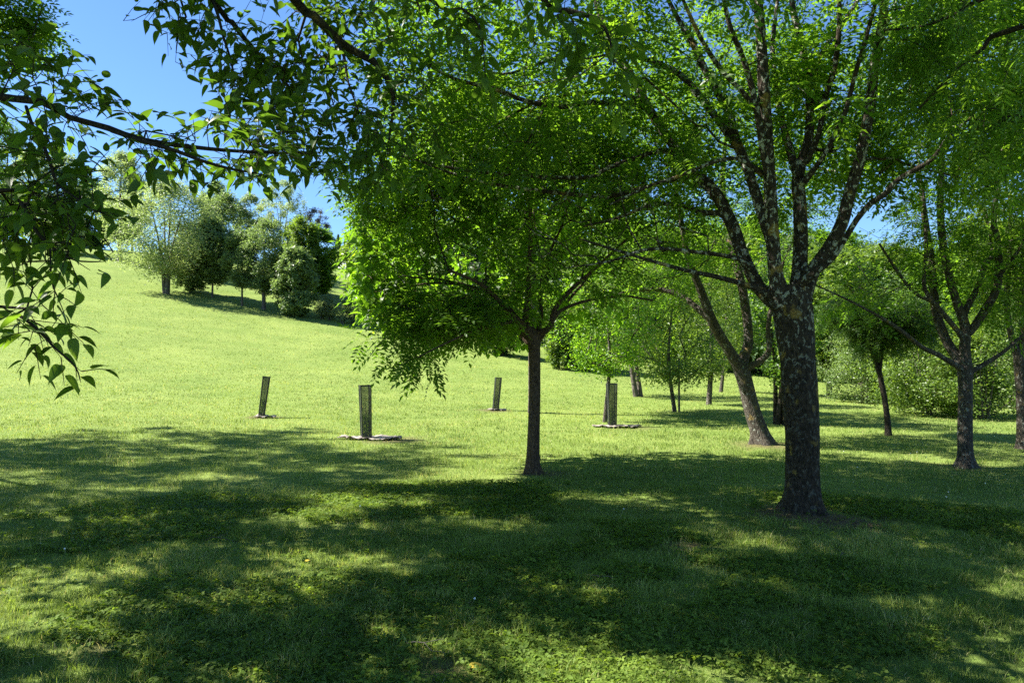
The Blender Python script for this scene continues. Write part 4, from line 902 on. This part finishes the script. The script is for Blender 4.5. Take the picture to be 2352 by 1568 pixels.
# cypresses and the white house on the skyline
def cypress(px, Y, H, r, label, seed):
    b = at(px, Y); rnd = np.random.default_rng(seed); root = empty("cypress_tree", b); tag(root, label, "tree", "cypresses on the skyline")
    V, F = tube_set([(np.array([[0, 0, -.1], [0, 0, H * .5], [0, 0, H * .95]]), np.array([.14, .1, .02]))], sides_far); obj("trunk", raw_mesh("trunk", V, F, M["bark_far"]), root)
    n = 5000; t = rnd.random(n) ** 1.3; a = rnd.uniform(0, 6.283, n); rr = r * np.minimum(1, t * 9) ** .5 * (1 - t) ** .75 * np.sqrt(rnd.uniform(.5, 1, n)) * (0.8 + .4 * h2(a * 2, t * 9))
    P = b + np.stack([np.cos(a) * rr, np.sin(a) * rr, .2 + t * H], 1)
    D = np.stack([np.cos(a) * .4, np.sin(a) * .4, np.full(n, 1.0)], 1) + rnd.normal(0, .15, (n, 3)); N = np.stack([np.cos(a), np.sin(a), np.full(n, .3)], 1) + rnd.normal(0, .3, (n, 3))
    foliage("crown", "clump", P, D, N, rnd.uniform(1.0, 1.8, n), np.clip(rnd.normal(.4, .2, n), 0, 1), M["wood_leaf"], b, root)
cypress(775, 128, 5.6, 0.95, "tall pointed cypress on the skyline left of the catalpa leaves", 81)
cypress(790, 132, 4.6, 0.6, "thin shorter cypress just right of the pointed one", 82)
cypress(796, 131, 4.3, 0.55, "narrow cypress closest to the catalpa leaves", 83)

def box(x0, x1, y0, y1, z0, z1):
    V = [(x, y, z) for x in (x0, x1) for y in (y0, y1) for z in (z0, z1)]
    F = [(0, 1, 3, 2), (4, 6, 7, 5), (0, 4, 5, 1), (2, 3, 7, 6), (0, 2, 6, 4), (1, 5, 7, 3)]
    return np.array(V, float), np.array(F)
def join(parts):
    V, F, b = [], [], 0
    for v, f in parts: V.append(v); F.append(np.asarray(f) + b); b += len(v)
    return np.vstack(V), np.vstack(F)
M["white_wall"] = plain("white_wall", (0.62, 0.63, 0.66), .8, .08)
M["roof_grey"] = plain("roof_grey", (0.55, 0.57, 0.62), .7, .1)
M["glass_dark"] = plain("glass_dark", (0.03, 0.04, 0.05), .2, .1)
hb = at(785, 124); house = empty("white_house", hb); tag(house, "low white house showing beneath the cypresses on the skyline", "house")
V, F = box(-2.6, 5.0, 0, 6, -1.0, 1.25); obj("wall", raw_mesh("wall", V, F, M["white_wall"]), house)
rv = np.array([(-2.9, -.3, 1.25), (5.3, -.3, 1.25), (5.3, 6.3, 1.25), (-2.9, 6.3, 1.25), (-1.2, 3, 2.0), (3.6, 3, 2.0)]); me = bpy.data.meshes.new("roof")
me.from_pydata([tuple(a) for a in rv], [], [(0, 1, 5, 4), (1, 2, 5), (2, 3, 4, 5), (3, 0, 4), (3, 2, 1, 0)]); me.materials.append(M["roof_grey"]); obj("roof", me, house)
for wx in (-1.6, 0.6, 2.8):
    V, F = box(wx, wx + .9, -.04, .02, .1, .9); obj("window", raw_mesh("window", V, F, M["glass_dark"]), house)
far_tree("shrub", "round dark-stemmed garden tree in front of the white house", at(772, 112), 2.6, 1.1, 0.5, M["grey_leaf"], M["bark_far"], 85, 2500, "clump", 1, 0, "garden trees by the white house", 50, 0.06, "shrub")
far_tree("shrub", "light green garden tree at the right of the cypresses", at(800, 118), 4.4, 1.3, 1.0, M["fresh_leaf"], M["bark_far"], 86, 3000, "clump", 1, 0, "garden trees by the white house", 50, 0.06, "shrub")

# young trees on the level meadow, right of the slim ash
GM = "young trees on the level meadow"
far_tree("young_tree", "young tree with speckled slim trunk and yellow-green crown behind the fourth guard", at(1388, 20.3), 4.4, 1.55, 1.35, M["catalpa_leaf"], M["bark_grey"], 90, 15000, "small", 1, 0, GM, 130, 0.06, scale=(.8, 1.3), spread=.36)
far_tree("young_tree", "leaning forked dark-trunked tree with fresh green crown beyond the speckled one", at(1466, 32), 6.2, 2.5, 1.5, M["fresh_leaf"], M["bark_far"], 91, 20000, "small", 2, -0.10, GM, 150, 0.15, scale=(1, 1.6))
far_tree("young_tree", "round-crowned young tree tied beside a wooden stake", at(1549, 24.2), 4.5, 1.75, 1.05, M["fresh_leaf"], M["bark_grey"], 92, 22000, "small", 1, 0, GM, 150, 0.07, scale=(.8, 1.4), shape=.45)
far_tree("young_tree", "small tree with pale brown trunk between the staked tree and the leaning trunk", at(1627, 27.5), 5.2, 1.5, 1.1, M["fresh_leaf"], M["bark_grey"], 93, 15000, "small", 1, 0.01, GM, 130, 0.1, scale=(.9, 1.4))
far_tree("young_tree", "thin slanting pale-stemmed tree just left of the leaning trunk", at(1655, 36), 6.0, 1.8, 1.6, M["fresh_leaf"], M["bark_grey"], 94, 12000, "small", 1, 0.05, GM, 100, 0.09, scale=(1.1, 1.7))
far_tree("young_tree", "dark vase-shaped young tree with low forking stems left of the big ash trunk", at(1790, 19.8), 4.6, 1.3, 1.1, M["ash_leaf"], M["bark_dark"], 95, 9000, "small", 4, 0, GM, 110, 0.09, scale=(.8, 1.3), shape=.6)
far_tree("young_tree", "small tree with leafy suckers at its foot in the gap right of the slim ash", at(1283, 47), 4.6, 1.9, 1.0, M["fresh_leaf"], M["bark_grey"], 96, 11000, "clump", 1, 0, GM, 100, 0.1, scale=(.7, 1.1))
far_tree("young_tree", "tree with short pale trunk and bright crown right of the big ash trunk", at(1904, 33), 6.6, 2.3, 1.2, M["fresh_leaf"], M["bark_far"], 97, 16000, "clump", 1, 0, GM, 130, 0.13, scale=(.7, 1.1))
far_tree("shrub", "dark clump of low bushes on the slope under the yellow-green crown", at(1345, 48), 2.4, 2.2, 0.05, M["dark_leaf"], M["bark_far"], 98, 8000, "clump", 4, 0, None, 70, 0.05, "shrub", (.7, 1.1))
far_tree("shrub", "bushy evergreen by two trunks on the slope left of the slim ash trunk", at(1155, 52), 3.4, 1.5, 0.1, M["dark_leaf"], M["bark_far"], 99, 8000, "clump", 3, 0, None, 70, 0.08, "shrub", (.7, 1.1))
far_tree("shrub", "leafy suckers round the foot of the small tree in the gap", at(1280, 46.5), 1.1, 0.8, 0.05, M["fresh_leaf"], M["bark_far"], 100, 1500, "clump", 3, 0, None, 30, 0.02, "shrub", (.6, 1))
sp = at(1559, 24.0); V, F = tube_set([(np.array([[0, 0, -.1], [0, 0, .8], [.01, 0, 1.75]]), np.array([.035, .034, .033]))], sides_near)
tag(obj("tree_stake", raw_mesh("tree_stake", V, F, M["bark_far"]), loc=[float(a) for a in sp]), "round wooden stake standing beside the round-crowned young tree", "stake")

# hazel and other shrubs at the right
GB = "shrubs at the edge of the lawn on the right"
far_tree("hazel_shrub", "pale green spreading shrub right of the big ash trunk, furthest left of the shrubs", at(1985, 30), 2.9, 1.7, 0.05, M["mid_leaf"], M["bark_far"], 110, 22000, "small", 6, 0, GB, 140, 0.04, "shrub", (.8, 1.4), shape=.45)
far_tree("hazel_shrub", "large bright green hazel shrub behind the dark-crowned thin tree", at(2125, 23.5), 3.1, 1.75, 0.05, M["fresh_leaf"], M["bark_far"], 111, 26000, "small", 7, 0, GB, 160, 0.04, "shrub", (.8, 1.4), shape=.42)
far_tree("hazel_shrub", "leafy shrub directly behind the vase-shaped tree trunk", at(2255, 22.5), 3.0, 1.6, 0.05, M["fresh_leaf"], M["bark_far"], 112, 24000, "small", 7, 0, GB, 150, 0.04, "shrub", (.8, 1.4), shape=.42)
far_tree("hazel_shrub", "tall yellow-green shrub behind the rightmost trunk", at(2335, 27), 3.8, 1.9, 0.05, M["mid_leaf"], M["bark_far"], 113, 20000, "small", 6, 0, GB, 140, 0.04, "shrub", (.9, 1.5), shape=.45)
far_tree("hazel_shrub", "shrub rising above the other shrubs between the big ash and vase-shaped tree", at(2060, 29), 4.2, 1.9, 0.1, M["fresh_leaf"], M["bark_far"], 114, 20000, "small", 5, 0, GB, 140, 0.05, "shrub", (.9, 1.5), shape=.5)

# the tall tree behind the slim ash whose shade falls across the meadow
far_tree("tall_tree", "tall tree hidden behind the slim ash, filling its crown from behind", at(1226, 23), 9.6, 3.0, 5.2, M["ash_leaf"], M["bark_grey"], 120, 7000, "clump", 1, 0, None, 160, 0.17, scale=(.8, 1.3))

# belt of trees closing the view
BG = "belt of background trees"
def where(px):
    return ("behind the crown of the catalpa" if px < 950 else "behind the slim ash's left side" if px < 1150 else "behind the slim ash trunk" if px < 1300 else "behind the yellow-green young tree" if px < 1440
            else "behind the staked young tree" if px < 1580 else "behind the leaning trunk" if px < 1740 else "behind the big ash trunk" if px < 1900 else "above the spreading pale shrub" if px < 2050
            else "above the hazel shrubs" if px < 2180 else "behind the vase-shaped tree" if px < 2290 else "at the right edge")
belt = [(870, 72, 9, 3.6, "pale_leaf"), (960, 68, 10, 4, "fresh_leaf"), (1050, 66, 9, 3.6, "grey_leaf"), (1120, 74, 12, 4.5, "fresh_leaf"), (1200, 64, 8.5, 3.4, "pale_leaf"), (1290, 66, 10.5, 4.2, "fresh_leaf"),
        (1370, 60, 9, 3.6, "wood_leaf"), (1445, 62, 11, 4.2, "fresh_leaf"), (1520, 58, 10, 3.8, "ash_leaf"), (1600, 56, 10.5, 4, "fresh_leaf"), (1680, 54, 9.5, 3.8, "pale_leaf"), (1745, 58, 11.5, 4.2, "fresh_leaf"),
        (1820, 50, 9, 3.6, "wood_leaf"), (1880, 56, 11, 4, "fresh_leaf"), (1950, 48, 7.5, 3.2, "fresh_leaf"), (2020, 52, 9, 3.8, "pale_leaf"), (2090, 46, 6.8, 3, "wood_leaf"), (2160, 50, 8.4, 3.4, "ash_leaf"),
        (2230, 42, 8.6, 3.4, "fresh_leaf"), (2300, 44, 9.4, 3.6, "pale_leaf"), (2370, 38, 8.8, 3.6, "fresh_leaf")]
LOOKS = {"pale_leaf": "pale green", "fresh_leaf": "bright green", "grey_leaf": "grey-green", "wood_leaf": "blue-green", "ash_leaf": "deep green", "dark_leaf": "dark"}
seen = {}
for i, (px, Y, H, r, mk) in enumerate(belt):
    k = (LOOKS[mk], where(px)); seen[k] = seen.get(k, 0) + 1
    ex = "" if seen[k] == 1 else ", the one further right"
    mk = {"pale_leaf": "fresh_leaf", "fresh_leaf": "ash_leaf"}.get(mk, mk)
    far_tree("background_tree", "%s %s tree %s%s" % ("tall" if H > 10 else "lower", LOOKS[mk], where(px), ex), at(px, Y), H, r, 0.5, M[mk], M["bark_far"], 200 + i, 15000, "clump", 1 + i % 2, 0, BG, 130, 0.16, scale=(1.0, 2.0), spread=.36)
for i, (px, Y, H, r) in enumerate([(1930, 130, 15, 9), (2030, 140, 16, 9), (2110, 135, 15, 8), (2190, 128, 15, 9), (2290, 120, 14, 9), (1830, 140, 15, 9), (1700, 145, 14, 9), (1560, 150, 14, 10), (1420, 150, 13, 10), (1280, 150, 13, 10), (1140, 150, 12, 10), (1000, 150, 11, 9)]):
    far_tree("woodland_tree", "hazy blue-green tree of the wooded hill " + ["left of the sky gap", "under the sky gap's left side", "under the middle of the sky gap", "seen through the vase-shaped tree", "near the right edge", "behind the big ash", "behind the leaning tree", "far behind the staked tree", "far behind the leaning forked tree", "far behind the yellow-green tree", "far behind the slim ash's left limb", "far behind the slim ash's leftmost leaves"][i],
             at(px, Y), H, r, 0.5, M["wood_leaf"], M["bark_far"], 240 + i, 9000, "clump", 1, 0, "woodland on the far hill", 110, 0.3, scale=(2.2, 4.0))

# ------------------------------------------------------------------ tree guards: net sleeves on stakes
M["guard_plastic"] = plain("guard_plastic", (0.022, 0.024, 0.026), .45, .25, 30)
M["stake_black"] = plain("stake_black", (0.012, 0.012, 0.013), .5, .2, 30)
M["mat_cloth"] = plain("mat_cloth", (0.22, 0.19, 0.16), .95, .55, 7)
M["straw"] = plain("straw", (0.36, 0.27, 0.17), .95, .4, 30)
def strip(a, b, w_, nrm):
    """thin flat bar from a to b"""
    a = np.array(a); b = np.array(b); d = b - a; s_ = np.cross(d, nrm); s_ = s_ / (np.linalg.norm(s_) + 1e-9) * w_ / 2
    return np.array([a - s_, b - s_, b + s_, a + s_])
def guard(pos, H, wb, wt, lean, yaw, label, lowplant=True, seed=0):
    root = empty("tree_guard", pos); root.rotation_euler = (0, math.atan(lean), yaw)
    tag(root, label, "tree guard", "mesh tree guards planted on the meadow")
    cor = [(-1, -1), (1, -1), (1, 1), (-1, 1)]
    P = lambda k, t: np.array([cor[k % 4][0] * (wb + (wt - wb) * t) / 2, cor[k % 4][1] * (wb + (wt - wb) * t) / 2, t * H])
    V, F = [], []
    def addq(q):
        F.append([len(V), len(V) + 1, len(V) + 2, len(V) + 3]); V.extend(q)
    cell = 0.017
    for k in range(4):
        nrm = np.array([[0, -1, 0], [1, 0, 0], [0, 1, 0], [-1, 0, 0]][k], float)
        def S(u, z): t = z / H; return P(k, t) * (1 - u) + P(k + 1, t) * u
        sl = 0.8 * (wb + wt) / 2; z = -sl
        while z < H:
            for s_ in (1, -1):
                z0, z1 = z, z + sl; u0, u1 = 0., 1.
                if z0 < 0: u0 = (0 - z0) / (z1 - z0); z0 = 0
                if z1 > H: u1 = (H - z) / sl; z1 = H
                if u1 <= u0: continue
                if s_ == 1: addq(strip(S(u0, z0), S(u1, z1), .0068, nrm))
                else: addq(strip(S(1 - u0, z0), S(1 - u1, z1), .0068, nrm))
            z += cell * 1.25
        for zz in (.004, H * .995): addq(strip(S(0, zz), S(1, zz), .028, nrm))
    obj("mesh_net", raw_mesh("mesh_net", np.array(V), np.array(F), M["guard_plastic"]), root)
    for k in (0, 1, 2, 3):
        a, b = P(k, 0), P(k, 1); a[2] = -.05; b[2] += .012
        r = .015 if k in (1, 2) else .011
        V2, F2 = tube_set([(np.array([a, (a + b) / 2, b]), np.array([r, r, r]))], lambda q: 8)
        obj("stake", raw_mesh("stake", V2, F2, M["stake_black"]), root)
    if lowplant:
        r = np.random.default_rng(seed); V2, F2 = tube_set([(np.array([[0, 0, 0], [.01, 0, .4], [0, .01, H * .8]]), np.array([.007, .006, .003]))], lambda q: 6)
        sap = empty("sapling", pos); tag(sap, "small leafy sapling inside the " + label.split(",")[0], "sapling", "saplings inside the guards"); sap.rotation_euler = root.rotation_euler
        obj("stem", raw_mesh("stem", V2, F2, M["bark_far"]), sap)
        n = 260; Pn = np.stack([r.uniform(-wb * .38, wb * .38, n), r.uniform(-wb * .38, wb * .38, n), r.uniform(.05, H * .45, n)], 1)
        foliage("leaves", "small", Pn, r.normal(0, 1, (n, 3)), r.normal(0, 1, (n, 3)) + [0, 0, 1], r.uniform(.4, .7, n), r.random(n), M["ash_leaf"], np.zeros(3), sap)
Gd = [(G_POS[0], 1.10, .17, .215, .115, .25, "mesh tree guard tilting right, leftmost on the meadow", True),
      (G_POS[1], 1.14, .225, .27, -.03, .38, "tapered mesh tree guard standing on a crumpled pale mat, nearest to the camera", True),
      (G_POS[2], 1.04, .20, .22, .09, .2, "distant mesh tree guard tilting right, alone left of the slim ash trunk", False),
      (G_POS[3], 1.10, .21, .285, -.01, .1, "mesh tree guard widening upward, just right of the slim ash trunk", True)]
for i, (p, H, a, b, l_, yw, lb, lp) in enumerate(Gd):
    f = 125 / 1700 * p[1] / 1.0
    guard(p, H, a * .8, b * .8, l_, yw, lb, lp, i)

def crumpled(pos, rx, ry, label, seed, hi=.09):
    r = np.random.default_rng(seed); nr, na = 26, 90
    t = np.linspace(0, 1, nr)[:, None]; a = np.linspace(0, 2 * math.pi, na)[None]
    edge = .78 + .5 * (fbm(np.cos(a) * 2.0 + seed, np.sin(a) * 2.0, 3) - .3)
    x = np.cos(a) * rx * t * edge; y = np.sin(a) * ry * t * edge
    x = x + .25 * x * (1 - np.abs(np.sin(a)))
    gz = land(pos[0] + x, pos[1] + y) - pos[2]
    f1 = np.abs(fbm(x * 5 + seed, y * 7, 3) - .5) * 2
    z = gz + .03 + hi * (1.25 * f1) * (0.25 + t) + .03 * (fbm(x * 14, y * 14, 2) - .5)
    V = np.stack([x, y, z + 0 * x], -1).reshape(-1, 3); F = grid_faces(nr, na)
    V2 = V.copy(); V2[:, 2] -= .012; F2 = F[:, ::-1] + len(V)
    o = obj("mulch_mat", raw_mesh("mulch_mat", np.vstack([V, V2]), np.vstack([F, F2]), M["mat_cloth"], smooth=True), loc=[float(q_) for q_ in pos])
    tag(o, label, "mulch mat", "crumpled mulch mats under the guards")
crumpled(G_POS[1] + [0.12, -.02, 0], .60, .34, "crumpled whitish mulch mat under the nearest tree guard", 3, .06)
crumpled(G_POS[3] + [0.16, -.05, 0], .56, .30, "grey crumpled mulch mat with curled dark edge under the guard right of the slim ash", 8, .045)
crumpled(G_POS[0] + [0.14, -.08, 0], .30, .2, "small sand-coloured cloth piece at the foot of the leftmost guard", 5, .06)
crumpled(G_POS[2] + [0.06, -.02, 0], .28, .2, "scrap of sandy cloth at the foot of the most distant guard", 6, .04)

# ------------------------------------------------------------------ small things in the lawn
M["petal"] = plain("petal", (0.8, 0.8, 0.76), .6, .05)
M["yellow_leaf"] = leaf_mat("yellow_leaf", [(0, (0.5, 0.36, 0.05)), (1, (0.62, 0.48, 0.08))], .3)
M["stalk"] = plain("stalk", (0.36, 0.38, 0.18), .7, .2)
def small_leaf(px, py, s_, mat, label, name="fallen_leaf", dirv=(1, .2, .1)):
    p = on_ground(px, py); p[2] += .035
    V, F = TEMPL["mulberry"]; d = unit(np.array([dirv])); n = unit(np.array([[0.1, -.3, 1.0]])); n = unit(n - d * (n * d).sum()); b = np.cross(n, d)
    V = (V[:, :1] * d + V[:, 1:2] * b + V[:, 2:3] * n) * s_
    o = obj(name, raw_mesh(name, V, F, mat, np.full(len(V), .5)), loc=[float(q_) for q_ in p]); tag(o, label, "leaf")
small_leaf(1070, 1546, .95, M["yellow_leaf"], "yellow fallen leaf on the grass at the bottom edge")
def dandelion(px, py, h, label, head=.008):
    p = on_ground(px, py); root = empty("dandelion", p); tag(root, label, "flower", "white flower heads in the lawn")
    lx_ = rng.uniform(-.03, .03)
    V, F = tube_set([(np.array([[0, 0, 0], [lx_ * .4, 0, h * .5], [lx_, 0, h]]), np.array([.0016, .0014, .0012]))], lambda q: 4); obj("stem", raw_mesh("stem", V, F, M["stalk"]), root)
    me = bpy.data.meshes.new("flower_head"); import bmesh
    bm = bmesh.new(); bmesh.ops.create_icosphere(bm, subdivisions=2, radius=head)
    for v in bm.verts: v.co *= random.uniform(.85, 1.15); v.co += Vector((lx_, 0, h))
    bm.to_mesh(me); bm.free(); me.materials.append(M["petal"]); obj("flower_head", me, root)
random.seed(4)
dd = [(2176, 1150, .05, "flower head below and left of the vase-shaped trunk"), (2182, 1148, .10, "tall flower head just under the vase-shaped tree"), (1428, 1180, .06, "lone white flower head in the shade left of the big trunk"),
      (2092, 1063, .16, "tall-stemmed flower head at the left of the vase-shaped trunk"), (2110, 1062, .18, "tallest-stemmed flower head before the shrubs"), (2127, 1066, .12, "short flower head before the shrubs"),
      (1968, 1080, .05, "white flower head in shade right of the big trunk"), (822, 1192, .14, "flower head on a bent pale stem left of the slim ash"), (2260, 1118, .05, "white flower head right of the vase-shaped trunk"), (1935, 1045, .07, "white flower head close behind the big trunk's right side"),
      (150, 1275, .06, "white flower head at the far left of the lawn"), (1085, 1395, .06, "white flower head in the dappled middle foreground")]
for a in dd: dandelion(*a)
def fallen_twig(px, py, L, ang, label):
    p = on_ground(px, py); p[2] += .03; r = np.random.default_rng(int(px)); d = np.array([math.cos(ang), math.sin(ang), 0])
    pts = np.array([d * L * t + np.array([0, 0, .02 * math.sin(t * 5)]) + r.normal(0, .006, 3) for t in np.linspace(0, 1, 6)])
    br = np.array([pts[2], pts[2] + (d + np.array([-d[1], d[0], .2]) * .8) * L * .3])
    V, F = tube_set([(pts, np.linspace(.004, .002, 6)), (br, np.array([.003, .0015]))], lambda q: 5)
    tag(obj("fallen_twig", raw_mesh("fallen_twig", V, F, M["bark_far"]), loc=[float(q_) for q_ in p]), label, "twig", "dry twigs lying in the grass")
for a in [(470, 1250, .3, .4, "dry forked twig in the left middle of the shaded lawn"), (1420, 1345, .35, 2.6, "dry twig in the centre foreground right of the sun patch"), (1930, 1290, .3, 1.0, "dry twig on the lawn below and right of the big trunk"), (935, 1490, .3, -.5, "dry twig in the grass at the bottom left of centre")]: fallen_twig(*a)
for a in [(700, 1300, .6, "small yellowed leaf in grass left of centre"), (1940, 1335, .6, "rust-yellow leaf lying right of the big trunk"), (2172, 1352, .7, "orange-yellow leaf near the right side of the foreground")]: small_leaf(a[0], a[1], a[2], M["yellow_leaf"], a[3], dirv=(.4, 1, .2))
def rosette(px, py, n, L, label, seed):
    """broad-leaved weed"""
    p = on_ground(px, py); r = np.random.default_rng(seed)
    a = np.linspace(0, 6.283, n, endpoint=False) + r.uniform(-.3, .3, n)
    D = np.stack([np.cos(a), np.sin(a), r.uniform(.4, 1.4, n)], 1); N = np.stack([-np.cos(a) * .6, -np.sin(a) * .6, np.full(n, 1.0)], 1)
    root = foliage("weed_plant", "dock", np.repeat(p[None], n, 0) + r.normal(0, .008, (n, 3)), D, N, L * r.uniform(.7, 1.2, n), r.uniform(.3, .9, n), M["weed_leaf"], p, None)
    root.location = [float(q_) for q_ in p]; tag(root, label, "weed", "broad-leaved weeds in the lawn")
TEMPL["dock"] = leaf_rows(1.0, .30, (0, .15, .35, .55, .75, .9, 1), (0, .35, .75, 1, .9, .5, 0), .35, .55)
for i, (px, py, n, L, lb) in enumerate([(845, 1270, 7, .11, "upright weed in the left middle lawn, furthest back of the weeds"), (430, 1372, 8, .12, "dock-like weed in shade left of centre"), (640, 1395, 7, .11, "weed between two sun patches below the left field"),
        (705, 1420, 7, .12, "weed just right of the two sun patches"), (525, 1500, 8, .12, "bright weed at the edge of the lower left sun patch"), (1080, 1470, 7, .10, "weed in dark shade near the bottom centre"),
        (1280, 1290, 7, .11, "leafy weed in the central sun patch"), (1700, 1470, 8, .11, "weed in shade below the main trunk"), (250, 1430, 8, .12, "weed among strawberry leaves at the lower left"), (620, 1540, 9, .14, "bright weed tuft at the bottom edge, left of centre"),
        (2140, 1350, 8, .15, "long-bladed tuft right of the big trunk"), (1530, 1400, 7, .1, "weed between the centre and the big trunk"), (1440, 1440, 7, .11, "single weed left of the darkest shade at the bottom")]):
    rosette(px, py, n, L, lb, 300 + i)
